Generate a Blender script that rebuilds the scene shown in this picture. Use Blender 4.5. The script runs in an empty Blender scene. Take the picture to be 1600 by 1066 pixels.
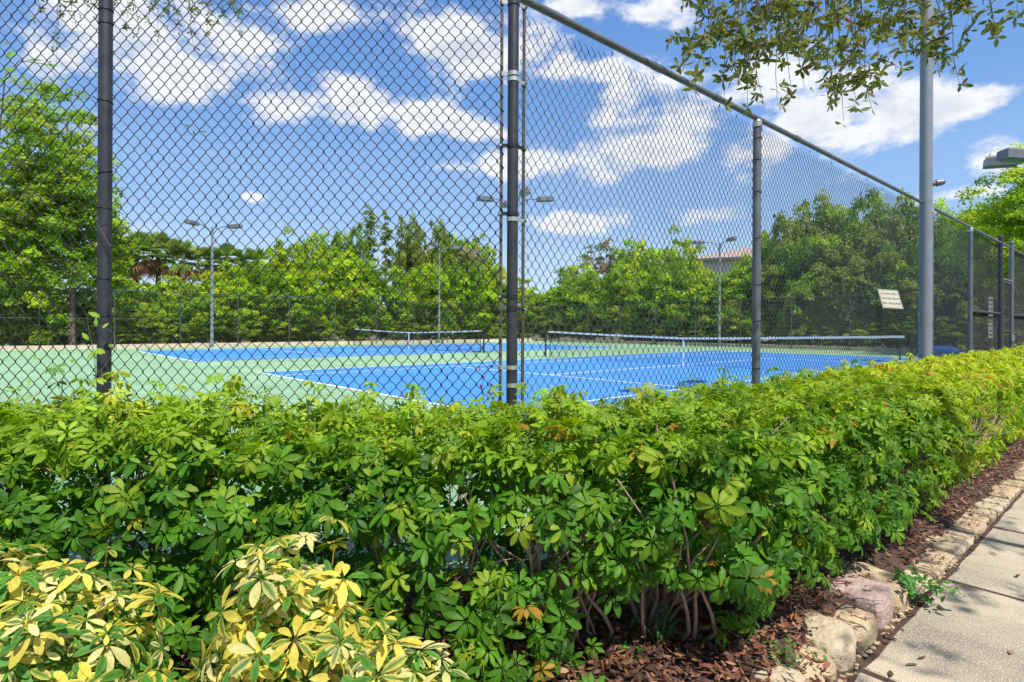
import bpy, math, random
import numpy as np
from mathutils import Vector, Matrix
sc = bpy.context.scene
COL = sc.collection
R = random.Random(7)
NR = np.random.default_rng(11)
PI = math.pi
# ------------------------------------------------------------------ camera
EYE = 1.25
F = 906.0            # focal length in pixels of the 1600 px wide photograph
cam = bpy.data.cameras.new("camera"); camo = bpy.data.objects.new("camera", cam); COL.objects.link(camo)
cam.sensor_width = 36; cam.lens = F / 1600 * 36; cam.shift_y = -22.7 / 1600
cam.clip_start = .05; cam.clip_end = 3000
camo.matrix_world = Matrix.Translation((0, 0, EYE)) @ Matrix.Rotation(PI / 2, 4, 'X') @ Matrix.Rotation(math.radians(.28), 4, 'Z')
sc.camera = camo
# ------------------------------------------------------------------ sun, exposure
SUN = Vector((.27, -.46, .85)).normalized()
sl = bpy.data.lights.new("sun", 'SUN'); so = bpy.data.objects.new("sun", sl); COL.objects.link(so)
sl.energy = 3.9; sl.angle = math.radians(.53); sl.color = (1, .95, .86)
so.rotation_euler = SUN.to_track_quat('Z', 'Y').to_euler(); so.location = (0, -5, 30)
sc.view_settings.view_transform = 'Standard'; sc.view_settings.look = 'None'
sc.view_settings.exposure = 0.72; sc.view_settings.gamma = 1; sc.view_settings.use_curve_mapping = False
SKY_STRENGTH = .15
sc.cycles.max_bounces = 6; sc.cycles.transparent_max_bounces = 6
# ------------------------------------------------------------------ world: sky and cumulus clouds
w = bpy.data.worlds.new("World"); sc.world = w; w.use_nodes = True
nt = w.node_tree; nt.nodes.clear(); N = nt.nodes.new; Lk = nt.links.new
def mth(op, a, b=None, c=None, clamp=False):
    n = N('ShaderNodeMath'); n.operation = op; n.use_clamp = clamp
    for i, v in enumerate((a, b, c)):
        if v is None: continue
        if isinstance(v, (int, float)): n.inputs[i].default_value = v
        else: Lk(v, n.inputs[i])
    return n.outputs[0]
out = N('ShaderNodeOutputWorld'); bg = N('ShaderNodeBackground'); bg.inputs[1].default_value = SKY_STRENGTH
sky = N('ShaderNodeTexSky'); sky.sky_type = 'NISHITA'; sky.sun_disc = False
sky.sun_elevation = math.asin(SUN.z); sky.sun_rotation = math.atan2(SUN.x, SUN.y)
sky.air_density = 1.0; sky.dust_density = .7; sky.ozone_density = 2.2
tc = N('ShaderNodeTexCoord'); D3 = tc.outputs['Generated']
sep = N('ShaderNodeSeparateXYZ'); Lk(D3, sep.inputs[0])
az = mth('ARCTAN2', sep.outputs[0], sep.outputs[1]); el = mth('ARCSINE', sep.outputs[2])
hsv = N('ShaderNodeHueSaturation'); hsv.inputs['Saturation'].default_value = 1.0; hsv.inputs['Value'].default_value = 1.0
rp = N('ShaderNodeValToRGB'); Lk(mth('DIVIDE', el, 1.5708), rp.inputs[0]); ce = rp.color_ramp; ce.interpolation = 'EASE'
KS = 1 / (SKY_STRENGTH * 2 ** sc.view_settings.exposure)
for i_, (p_, c_) in enumerate(((0, (.60, .76, .92)), (.05, (.46, .64, .88)), (.13, (.28, .48, .84)), (.24, (.155, .35, .78)), (.36, (.095, .26, .68)), (1, (.04, .13, .45)))):
    el_ = ce.elements[i_] if i_ < 1 else (ce.elements.new(p_) if i_ < 5 else ce.elements[-1]); el_.position = p_; el_.color = (*[c * 1.0 for c in c_], 1)
rk = N('ShaderNodeVectorMath'); rk.operation = 'SCALE'; rk.inputs['Scale'].default_value = KS; Lk(rp.outputs[0], rk.inputs[0])
smx = N('ShaderNodeMixRGB'); smx.inputs[0].default_value = .8; Lk(sky.outputs[0], smx.inputs[1]); Lk(rk.outputs[0], smx.inputs[2])
Lk(smx.outputs[0], hsv.inputs['Color'])
nz = N('ShaderNodeTexNoise'); nz.inputs['Scale'].default_value = 8.5; nz.inputs['Detail'].default_value = 11; nz.inputs['Roughness'].default_value = .64
mp = N('ShaderNodeMapping'); mp.inputs['Scale'].default_value = (1, 1, 1.9); Lk(D3, mp.inputs[0]); Lk(mp.outputs[0], nz.inputs['Vector'])
nz2 = N('ShaderNodeTexNoise'); nz2.inputs['Scale'].default_value = 8.5; nz2.inputs['Detail'].default_value = 6; nz2.inputs['Roughness'].default_value = .6
mp3 = N('ShaderNodeMapping'); mp3.inputs['Scale'].default_value = (1, 1, 1.9); mp3.inputs['Location'].default_value = (0, 0, .055); Lk(D3, mp3.inputs[0]); Lk(mp3.outputs[0], nz2.inputs['Vector'])
nb = N('ShaderNodeTexNoise'); nb.inputs['Scale'].default_value = 1.7; nb.inputs['Detail'].default_value = 3
mp2 = N('ShaderNodeMapping'); mp2.inputs['Scale'].default_value = (1, 1, 2.2); mp2.inputs['Location'].default_value = (3.1, .4, 0); Lk(D3, mp2.inputs[0]); Lk(mp2.outputs[0], nb.inputs['Vector'])
# main cloud masses: photo position and half sizes (px)
CL = [(250, 95, 165, 85), (330, 40, 95, 60), (70, 85, 90, 42), (450, 172, 100, 46), (570, 160, 95, 48), (655, 185, 60, 36),
      (735, 95, 90, 62), (810, 80, 70, 50), (920, 103, 120, 28), (748, 205, 62, 26), (480, 20, 70, 42), (880, 255, 150, 38), (1010, 235, 95, 42),
      (1060, 170, 120, 60), (1170, 130, 110, 70), (1260, 190, 150, 62), (1390, 175, 105, 58), (1480, 165, 90, 30), (1330, 215, 110, 40),
      (900, 346, 70, 22), (1110, 336, 75, 20), (1550, 248, 60, 42), (1510, 298, 70, 16), (1010, 22, 80, 34), (900, 8, 90, 26), (1060, 36, 40, 22), (392, 310, 22, 10), (160, 20, 60, 25)]
dens = None
for (cx, cy, rx, ry) in CL:
    a0 = math.atan((cx - 800) / F); e0 = math.atan((510 - cy) / F * math.cos(a0))
    sx = rx / F * math.cos(a0) ** 2; sy = ry / F * math.cos(e0) ** 2 * math.cos(a0)
    dx = mth('MULTIPLY', mth('SUBTRACT', az, a0), 1 / sx)
    dy0 = mth('MULTIPLY', mth('SUBTRACT', el, e0), 1 / sy)
    dy = mth('MAXIMUM', dy0, mth('MULTIPLY', dy0, -1.25))      # flatter undersides
    d = mth('SUBTRACT', 1.0, mth('SQRT', mth('ADD', mth('MULTIPLY', dx, dx), mth('MULTIPLY', dy, dy))))
    d = mth('MAXIMUM', mth('ADD', d, .07), -.6)
    dens = d if dens is None else mth('SMOOTH_MAX', dens, d, .25)
# the rest of the sky, away from the view: the same cumulus, by noise alone
away = mth('GREATER_THAN', mth('ABSOLUTE', az), .86)
high = mth('GREATER_THAN', el, .62)
other = mth('MAXIMUM', away, high)
gen = mth('MULTIPLY_ADD', mth('SUBTRACT', nb.outputs[0], .54), 7, 0)
dens = mth('ADD', mth('MULTIPLY', dens, mth('SUBTRACT', 1, other)), mth('MULTIPLY', gen, other))
nn = mth('MULTIPLY', mth('SUBTRACT', nz.outputs[0], .49), 4.3)
tot = mth('ADD', dens, nn)
mr = N('ShaderNodeMapRange'); mr.interpolation_type = 'SMOOTHSTEP'; Lk(tot, mr.inputs[0])
mr.inputs[1].default_value = -.06; mr.inputs[2].default_value = .80
# body of the cloud: bright where dense at the top, slightly grey in the thick middle
mg = N('ShaderNodeMapRange'); mg.interpolation_type = 'SMOOTHSTEP'; Lk(tot, mg.inputs[0]); mg.inputs[1].default_value = .55; mg.inputs[2].default_value = 1.7
under = mth('MULTIPLY', mth('SUBTRACT', nz2.outputs[0], nz.outputs[0]), 5.5, clamp=True)
shd = mth('MULTIPLY', mth('ADD', mth('MULTIPLY', mg.outputs[0], .55), under, clamp=True), mth('MINIMUM', mth('MAXIMUM', tot, 0), 1))
cr = N('ShaderNodeMixRGB'); Lk(shd, cr.inputs[0])
K = 1 / SKY_STRENGTH
cr.inputs[1].default_value = (.605 * K, .61 * K, .62 * K, 1); cr.inputs[2].default_value = (.37 * K, .42 * K, .50 * K, 1)
fac = mth('MULTIPLY', mr.outputs[0], .97)
mix = N('ShaderNodeMixRGB'); Lk(fac, mix.inputs[0]); Lk(hsv.outputs[0], mix.inputs[1]); Lk(cr.outputs[0], mix.inputs[2])
Lk(mix.outputs[0], bg.inputs[0]); Lk(bg.outputs[0], out.inputs[0])

# ================================================================== helpers
def lin(*c): return tuple(c) + (1,)
def material(name, color, rough=.6, metal=0, nscale=0, namt=.2, bump=0, bscale=40, tint=False, trans=0, color2=None, detail=4, spec=.5, speck=None):
    m = bpy.data.materials.new(name); m.use_nodes = True; t = m.node_tree; ns = t.nodes; b = ns['Principled BSDF']
    b.inputs['Roughness'].default_value = rough; b.inputs['Metallic'].default_value = metal
    b.inputs['Specular IOR Level'].default_value = spec
    co = ns.new('ShaderNodeTexCoord')
    src = None
    if tint:
        a = ns.new('ShaderNodeAttribute'); a.attribute_name = 'tint'; src = a.outputs['Color']
    else:
        rgb = ns.new('ShaderNodeRGB'); rgb.outputs[0].default_value = lin(*color); src = rgb.outputs[0]
    if nscale:
        n1 = ns.new('ShaderNodeTexNoise'); n1.inputs['Scale'].default_value = nscale; n1.inputs['Detail'].default_value = detail
        n1.inputs['Roughness'].default_value = .6
        t.links.new(co.outputs['Object'], n1.inputs['Vector'])
        cr_ = ns.new('ShaderNodeMapRange'); cr_.inputs[1].default_value = .3; cr_.inputs[2].default_value = .7
        t.links.new(n1.outputs[0], cr_.inputs[0])
        mx = ns.new('ShaderNodeMixRGB')
        if color2: 
            mx.inputs[2].default_value = lin(*color2); t.links.new(src, mx.inputs[1]); t.links.new(cr_.outputs[0], mx.inputs[0])
        else:
            mx.blend_type = 'MULTIPLY'; mx.inputs[0].default_value = 1
            g = ns.new('ShaderNodeMapRange'); g.inputs[3].default_value = 1 - namt; g.inputs[4].default_value = 1 + namt
            t.links.new(cr_.outputs[0], g.inputs[0]); t.links.new(src, mx.inputs[1]); t.links.new(g.outputs[0], mx.inputs[2])
        src = mx.outputs[0]
    if speck:
        sc_, c_, thr = speck
        v = ns.new('ShaderNodeTexNoise'); v.inputs['Scale'].default_value = sc_; v.inputs['Detail'].default_value = 2; t.links.new(co.outputs['Object'], v.inputs['Vector'])
        mm = ns.new('ShaderNodeMapRange'); mm.inputs[1].default_value = thr; mm.inputs[2].default_value = thr + .06; t.links.new(v.outputs[0], mm.inputs[0])
        mx = ns.new('ShaderNodeMixRGB'); mx.inputs[2].default_value = lin(*c_); t.links.new(src, mx.inputs[1]); t.links.new(mm.outputs[0], mx.inputs[0]); src = mx.outputs[0]
    t.links.new(src, b.inputs['Base Color'])
    if bump:
        nb_ = ns.new('ShaderNodeTexNoise'); nb_.inputs['Scale'].default_value = bscale; nb_.inputs['Detail'].default_value = 5
        t.links.new(co.outputs['Object'], nb_.inputs['Vector'])
        bp = ns.new('ShaderNodeBump'); bp.inputs['Strength'].default_value = bump; bp.inputs['Distance'].default_value = .02
        t.links.new(nb_.outputs[0], bp.inputs['Height']); t.links.new(bp.outputs[0], b.inputs['Normal'])
    if trans:
        tr = ns.new('ShaderNodeBsdfTranslucent')
        hs = ns.new('ShaderNodeHueSaturation'); hs.inputs['Saturation'].default_value = 1.1; hs.inputs['Value'].default_value = 1.6
        t.links.new(src, hs.inputs['Color']); t.links.new(hs.outputs[0], tr.inputs['Color'])
        ms = ns.new('ShaderNodeMixShader'); ms.inputs[0].default_value = trans
        t.links.new(b.outputs[0], ms.inputs[1]); t.links.new(tr.outputs[0], ms.inputs[2])
        t.links.new(ms.outputs[0], ns['Material Output'].inputs[0])
    return m

M = {}
M['post'] = material('painted_steel', (.026, .026, .032), .45, .2, 14, .25, .08, 300, color2=(.052, .052, .06), detail=8)
M['wirelit'] = material('lit_side_wire', (.085, .088, .092), .4, .3)  # paler than the front wire: light caught on it is painted into the colour
M['postgrey'] = material('faded_skylit_steel', (.13, .14, .16), .45, .3, 7, .2, .05, 300)  # lighter grey: faded paint, plus sky reflection put into the base colour
M['pole'] = material('pole_paint', (.17, .20, .24), .55, .1, 5, .1, .05, 200, color2=(.22, .25, .28), detail=9)
M['wire'] = material('black_wire', (.022, .022, .024), .4, .2)
M['rust'] = material('tension_steel', (.12, .10, .075), .5, .5, 30, .5)
M['galv'] = material('galvanised', (.45, .48, .43), .4, .6, 60, .2)
M['farpost'] = material('far_steel', (.075, .08, .085), .5, .2)
M['farwire'] = material('far_wire', (.05, .055, .055), .5, .1)
M['green'] = material('court_green', (.235, .40, .225), .8, 0, .45, .16, .1, 200, detail=8)
M['blue'] = material('court_blue', (.05, .235, .60), .75, 0, .5, .10, .1, 200, detail=8)
M['white'] = material('line_white', (.8, .8, .8), .7, 0, 2, .05)
M['tan'] = material('kerb_tan', (.62, .50, .37), .9, 0, 2, .15, .3, 30)
M['ground'] = material('ground_grass', (.09, .13, .04), .95, 0, .7, .3, .6, 20, color2=(.17, .14, .08))
M['soil'] = material('bed_soil', (.045, .028, .02), .95, 0, 12, .4, .8, 50, color2=(.09, .05, .035))
M['concrete'] = material('path_concrete', (.60, .50, .345), .9, 0, 1.7, .25, .6, 160, color2=(.235, .205, .155), speck=(190, (.60, .53, .41), .57), detail=8)
M['stone'] = material('limestone', (.52, .40, .24), .85, 0, 7, .25, .9, 22, color2=(.33, .25, .16))
M['stone2'] = material('limestone_pale', (.55, .44, .29), .85, 0, 9, .2, .9, 26, color2=(.38, .31, .21))
M['pink'] = material('pink_stone', (.38, .25, .22), .85, 0, 9, .2, .9, 28, color2=(.44, .33, .28))
M['leaf'] = material('leaf', (0, 0, 0), .5, 0, 70, .2, 0, tint=True, trans=.34, spec=.2)
M['farleaf'] = material('far_leaf', (0, 0, 0), .55, 0, 0, tint=True, trans=.5, spec=.2)
M['litter'] = material('litter', (0, 0, 0), .6, 0, 0, tint=True, spec=.4)
M['bark'] = material('bark', (.25, .165, .105), .85, 0, 30, .35, .6, 60, color2=(.38, .28, .20))
M['twig'] = material('twig', (.10, .08, .055), .8, 0, 30, .3)
M['farbark'] = material('far_bark', (.16, .12, .09), .9, 0, 6, .3)
M['band'] = material('net_band', (.8, .8, .78), .7, 0, 20, .05)
M['net'] = material('netting', (.012, .012, .014), .7)
M['netpost'] = material('net_post', (.02, .03, .028), .4, .2)
M['lamp'] = material('lamp_housing', (.17, .175, .19), .45, .3, 5, .15)
M['lens'] = material('lamp_glass', (.12, .20, .16), .2)
M['plaque'] = material('plaque', (.36, .34, .27), .6, 0, 20, .06)
M['ink'] = material('ink', (.09, .085, .07), .7)
M['paper'] = material('sign_white', (.48, .50, .53), .5)
M['bin'] = material('bin_blue', (.03, .13, .42), .4)
M['wall'] = material('stucco', (.72, .68, .6), .9, 0, 3, .06)
M['roof'] = material('terracotta', (.36, .27, .23), .8, 0, 8, .2)
M['glass'] = material('window_glass', (.05, .07, .09), .1)
M['wood'] = material('post_wood', (.45, .28, .15), .8, 0, 20, .2)

def link(name, me, mat=None, parent=None, loc=None):
    o = bpy.data.objects.new(name, me); COL.objects.link(o)
    if mat is not None and me is not None:
        for m_ in (mat if isinstance(mat, (list, tuple)) else [mat]): me.materials.append(m_)
    if parent is not None: o.parent = parent
    if loc is not None: o.location = loc
    return o
def tag(o, label=None, cat=None, group=None, kind=None):
    if label: o['label'] = label
    if cat: o['category'] = cat
    if group: o['group'] = group
    if kind: o['kind'] = kind
    return o
def empty(name, loc=(0, 0, 0), rz=0, label=None, cat=None, group=None):
    o = bpy.data.objects.new(name, None); COL.objects.link(o); o.location = loc; o.rotation_euler = (0, 0, rz); o.empty_display_size = .1
    return tag(o, label, cat, group)
def np_mesh(name, V, T, tint=None, smooth=True, quads=False):
    me = bpy.data.meshes.new(name); V = np.asarray(V, np.float32); T = np.asarray(T, np.int32)
    k = T.shape[1]
    me.vertices.add(len(V)); me.vertices.foreach_set('co', V.ravel())
    me.loops.add(T.size); me.loops.foreach_set('vertex_index', T.ravel())
    me.polygons.add(len(T)); me.polygons.foreach_set('loop_start', np.arange(0, T.size, k, dtype=np.int32))
    try: me.polygons.foreach_set('loop_total', np.full(len(T), k, np.int32))
    except Exception: pass
    me.polygons.foreach_set('use_smooth', np.full(len(T), smooth))
    if tint is not None:
        at = me.attributes.new('tint', 'FLOAT_COLOR', 'POINT')
        tt = np.ones((len(V), 4), np.float32); tt[:, :3] = tint; at.data.foreach_set('color', tt.ravel())
    me.update(calc_edges=True); me.validate()
    return me
class MB:
    def __init__(s): s.v = []; s.f = []; s.sm = []
    def add(s, vs, fs, smooth=False):
        k = len(s.v); s.v += [tuple(v) for v in vs]; s.f += [tuple(i + k for i in f) for f in fs]; s.sm += [smooth] * len(fs); return s
    def box(s, c, d, rz=0, M4=None, bev=0):
        x, y, z = d[0] / 2, d[1] / 2, d[2] / 2
        mt = M4 if M4 is not None else Matrix.Translation(c) @ Matrix.Rotation(rz, 4, 'Z')
        vs = [mt @ Vector(p) for p in ((-x, -y, -z), (x, -y, -z), (x, y, -z), (-x, y, -z), (-x, -y, z), (x, -y, z), (x, y, z), (-x, y, z))]
        return s.add(vs, [(0, 3, 2, 1), (4, 5, 6, 7), (0, 1, 5, 4), (1, 2, 6, 5), (2, 3, 7, 6), (3, 0, 4, 7)])
    def tube(s, pts, rad, n=10, caps=True):
        pts = [Vector(p) for p in pts]
        if not isinstance(rad, (list, tuple)): rad = [rad] * len(pts)
        vs = []; prev = None
        for i, p in enumerate(pts):
            t = (pts[min(i + 1, len(pts) - 1)] - pts[max(i - 1, 0)]).normalized()
            if prev is None: a = t.cross(Vector((0, 0, 1)) if abs(t.z) < .9 else Vector((1, 0, 0))).normalized()
            else: a = (prev - t * prev.dot(t)).normalized()
            prev = a; b = t.cross(a)
            for k in range(n):
                th = 2 * PI * k / n; vs.append(p + (a * math.cos(th) + b * math.sin(th)) * rad[i])
        fs = []
        for i in range(len(pts) - 1):
            for k in range(n):
                fs.append((i * n + k, i * n + (k + 1) % n, (i + 1) * n + (k + 1) % n, (i + 1) * n + k))
        s.add(vs, fs, True)
        if caps:
            s.add(vs[:n], [tuple(range(n))[::-1]]); s.add(vs[-n:], [tuple(range(n))])
        return s
    def poly(s, pts, z0, z1):
        n = len(pts); vs = [(p[0], p[1], z0) for p in pts] + [(p[0], p[1], z1) for p in pts]
        return s.add(vs, [tuple(range(n))[::-1], tuple(range(n, 2 * n))] + [(i, (i + 1) % n, n + (i + 1) % n, n + i) for i in range(n)])
    def sphere(s, c, r, n=10, m=6, sc_=(1, 1, 1)):
        vs = []; 
        for j in range(m + 1):
            ph = PI * j / m
            for k in range(n):
                th = 2 * PI * k / n; vs.append((c[0] + r * sc_[0] * math.sin(ph) * math.cos(th), c[1] + r * sc_[1] * math.sin(ph) * math.sin(th), c[2] + r * sc_[2] * math.cos(ph)))
        return s.add(vs, [(j * n + k, (j + 1) * n + k, (j + 1) * n + (k + 1) % n, j * n + (k + 1) % n) for j in range(m) for k in range(n)], True)
    def mesh(s, name):
        me = bpy.data.meshes.new(name); me.from_pydata(s.v, [], s.f); me.polygons.foreach_set('use_smooth', s.sm); me.update(); return me
    def build(s, name, mat, parent=None): return link(name, s.mesh(name), mat, parent)
def wave(x, y, z=0, k=1.0, ph=0):
    return (math.sin(x * 3.1 * k + ph + 1.3 * math.sin(y * 2.3 * k + ph)) + math.sin(y * 4.3 * k + z * 3.7 * k + ph * 2.1) + math.sin((x + z) * 6.7 * k - y * 5.1 * k + ph * .7)) / 3
def px(x, y, D):            # a point of the place seen at a photo position, D metres ahead
    r = math.radians(.28); dx, dy = x - 800, y - 510.3
    X = math.cos(r) * dx + math.sin(r) * dy; Y = -math.sin(r) * dx + math.cos(r) * dy
    return Vector((X / F * D, D, EYE - Y / F * D))

# ------------------------------------------------------------------ plan of the place
TH = math.radians(42.25); E_ = Vector((math.cos(TH), math.sin(TH), 0)); N_ = Vector((-math.sin(TH), math.cos(TH), 0))
TF = math.radians(41.33); FD = Vector((math.cos(TF), math.sin(TF), 0)); FO = Vector((math.sin(TF), -math.cos(TF), 0))   # right fence direction, outward side
C0 = Vector((0, 3.12, 0)); C1 = Vector((-4.26, 2.99, 0))
def ft(t, o=0, z=0): return C0 + FD * t + FO * o + Vector((0, 0, z))
def en(e, n, z=0): return E_ * e + N_ * n + Vector((0, 0, z))
FL = en(-1.1, 36.3); FR = en(35.4, 36.3); NRc = ft(33.3)
FH = 3.05

# ------------------------------------------------------------------ ground
g = MB(); g.add([(-1500, -1500, -.32), (1500, -1500, -.32), (1500, 1500, -.32), (-1500, 1500, -.32)], [(0, 1, 2, 3)])
tag(g.build('ground', M['ground']), kind='structure')
def grid(t0, t1, o0, o1, nt_, no_, zf):
    V = []; 
    for i in range(nt_ + 1):
        for j in range(no_ + 1):
            p = ft(t0 + (t1 - t0) * i / nt_, o0 + (o1 - o0) * j / no_); V.append((p.x, p.y, zf(p.x, p.y, o0 + (o1 - o0) * j / no_)))
    Fq = [(i * (no_ + 1) + j, (i + 1) * (no_ + 1) + j, (i + 1) * (no_ + 1) + j + 1, i * (no_ + 1) + j + 1) for i in range(nt_) for j in range(no_)]
    return V, Fq
def bedz(x, y, o):
    t_ = (x * FD.x + (y - 3.12) * FD.y)
    z = -.035 + .02 * wave(x, y, 0, 2.2)
    k_ = min(1, max(0, (t_ - .9) / .8)); z -= .075 * k_ * min(1, max(0, (o - .9) / .3))
    if o > 1.3: z -= (o - 1.3) * .75
    return z
V, Fq = grid(-9, 26, -.02, 1.5, 180, 16, bedz)
b = MB(); b.add(V, Fq, True)
V, Fq = grid(-9, .0, -7, -.02, 40, 30, lambda x, y, o: -.035 + .012 * wave(x, y, 0, 2.2)); b.add(V, Fq, True)
tag(b.build('planting_bed', M['soil']), kind='structure')
lawn = MB(); V, Fq = grid(-9, 40, 3.12, 30, 40, 20, lambda x, y, o: -.17); lawn.add(V, Fq, True)
tag(lawn.build('lawn', M['ground']), kind='structure')
# concrete path: base and slabs with open joints
pb = MB(); pb.add([ft(-9, 1.492, -.1555), ft(26, 1.492, -.1555), ft(26, 3.15, -.1555), ft(-9, 3.15, -.1555)], [(0, 3, 2, 1)])
path = tag(pb.build('path', M['soil']), kind='structure')
tj = (Vector((2.4, 3.28, 0)) - C0).dot(FD)
tt = tj - 1.31 * 8
for k in range(24):
    a0, a1 = tt + k * 1.31 + .016, tt + (k + 1) * 1.31 - .016
    s = MB(); n = 14; ring = []
    for i in range(n + 1): ring.append(ft(a0 + (a1 - a0) * i / n, 1.505 + .012 * wave(a0 + i, k, 0, 1.7)))
    for i in range(n + 1): ring.append(ft(a1 - (a1 - a0) * i / n, 3.1))
    zt = -.15 + R.uniform(-.004, .004)
    c = sum(ring, Vector()) / len(ring)
    top = [Vector((p.x, p.y, zt)) + (c - p).normalized() * .012 for p in ring]; mid = [Vector((p.x, p.y, zt - .009)) for p in ring]; low = [Vector((p.x, p.y, -.21)) for p in ring]
    m_ = len(ring); s.add(top + mid + low, [tuple(range(m_))[::-1]] + [(i, (i + 1) % m_, m_ + (i + 1) % m_, m_ + i)[::-1] for i in range(m_)] + [(m_ + i, m_ + (i + 1) % m_, 2 * m_ + (i + 1) % m_, 2 * m_ + i)[::-1] for i in range(m_)])
    s.build('slab', M['concrete'], path)
# green surround and the two courts
cs = MB(); ring = [C0 + Vector((.05, -.12, 0)), C1 + Vector((-.1, -.12, 0)), FL + Vector((-.2, 0, 0)), FR + Vector((0, .2, 0)), NRc + Vector((.1, -.05, 0))]
cs.poly([(p.x, p.y) for p in ring], -.30, 0); tag(cs.build('court_surround', M['green']), kind='structure')
NC = Vector((5.70, 19.25, 0))
def court(c, nm):
    def L(u, v, z=0): return c + E_ * u + N_ * v + Vector((0, 0, z))
    q = MB(); q.add([L(-11.89, -5.49, .004), L(11.89, -5.49, .004), L(11.89, 5.49, .004), L(-11.89, 5.49, .004)], [(0, 1, 2, 3)])
    root = tag(q.build('court', M['blue']), kind='structure')
    def line(u0, u1, v0, v1):
        b = MB(); b.add([L(u0, v0, .008), L(u1, v0, .008), L(u1, v1, .008), L(u0, v1, .008)], [(0, 1, 2, 3)]); b.build('court_line', M['white'], root)
    h = .068
    for s_ in (-1, 1):
        v = s_ * 5.485; line(-11.885, 11.885, min(v, v - s_ * h), max(v, v - s_ * h))
        v = s_ * 4.115; line(-11.885 + .1, 11.885 - .1, min(v, v - s_ * h), max(v, v - s_ * h))
        u = s_ * 11.885; line(min(u, u - s_ * .1), max(u, u - s_ * .1), -5.415, -4.115); line(min(u, u - s_ * .1), max(u, u - s_ * .1), 4.115, 5.415)
        line(min(u, u - s_ * .1), max(u, u - s_ * .1), -4.115, 4.115)
        u = s_ * 6.4; line(u - .034, u + .034, -4.045, 4.045)
    line(-6.36, 6.36, -.034, .034)
    return L
L0 = court(NC, 0); L1 = court(NC - E_ * .04 + N_ * 16.78, 1)
# nets
def net(L, label):
    root = empty('tennis_net', L(0, 0), 0, label, 'tennis net', 'nets strung across the two courts')
    inv = Matrix.Translation(-root.location)
    def P(v, z, u=0): return L(u, v, z) - root.location
    def zt(v): return .914 + (1.07 - .914) * min(1, abs(v) / 6.2) ** 1.25
    for s_ in (-1, 1):
        q = MB(); q.tube([P(6.4 * s_, 0), P(6.4 * s_, 1.08)], .037, 12).sphere(P(6.4 * s_, 1.08), .037, 10, 6, (1, 1, .5)); po = q.build('net_post', M['netpost'], root)
        q = MB(); q.box((0, 0, 0), (.05, .05, .14), M4=Matrix.Translation(P(6.46 * s_, .86)) @ Matrix.Rotation(TH, 4, 'Z')); q.build('winch', M['netpost'], po)
        q = MB(); q.tube([P(6.15 * s_, 0), P(6.15 * s_, 1.0)], .016, 8); q.build('side_stick', M['netpost'], root)
    K_ = 48; q = MB(); vs = []
    for i in range(K_ + 1):
        v = -6.25 + 12.5 * i / K_; z = zt(v); sg = .004 * math.sin(i * 1.7)
        vs += [P(v, z, -.012), P(v, z - .062 + sg, -.014), P(v, z - .062 + sg, .014), P(v, z, .012)]
    q.add(vs, [(i * 4 + a, (i + 1) * 4 + a, (i + 1) * 4 + (a + 1) % 4, i * 4 + (a + 1) % 4) for i in range(K_) for a in range(4)])
    q.build('net_band', M['band'], root)
    q = MB(); q.box((0, 0, 0), (.02, .055, .90), M4=Matrix.Translation(P(0, .455, -.02)) @ Matrix.Rotation(TH, 4, 'Z')); q.build('centre_strap', M['band'], root)
    q = MB(); nv = int(12.4 / .045)
    for i in range(nv):
        v = -6.2 + 12.4 * i / nv; q.tube([P(v, .02), P(v, zt(v) - .05)], .0021, 3, False)
    for j in range(21):
        f = j / 21; q.tube([P(-6.2 + 12.4 * i / 24, .02 + f * (zt(-6.2 + 12.4 * i / 24) - .06)) for i in range(25)], .0021, 3, False)
    tag(q.build('netting', M['net'], root), kind='stuff')
net(L0, 'nearer tennis net with white top band, across the blue court beside the fence')
net(L1, 'farther tennis net with white top band, left of the dark corner post')

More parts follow.
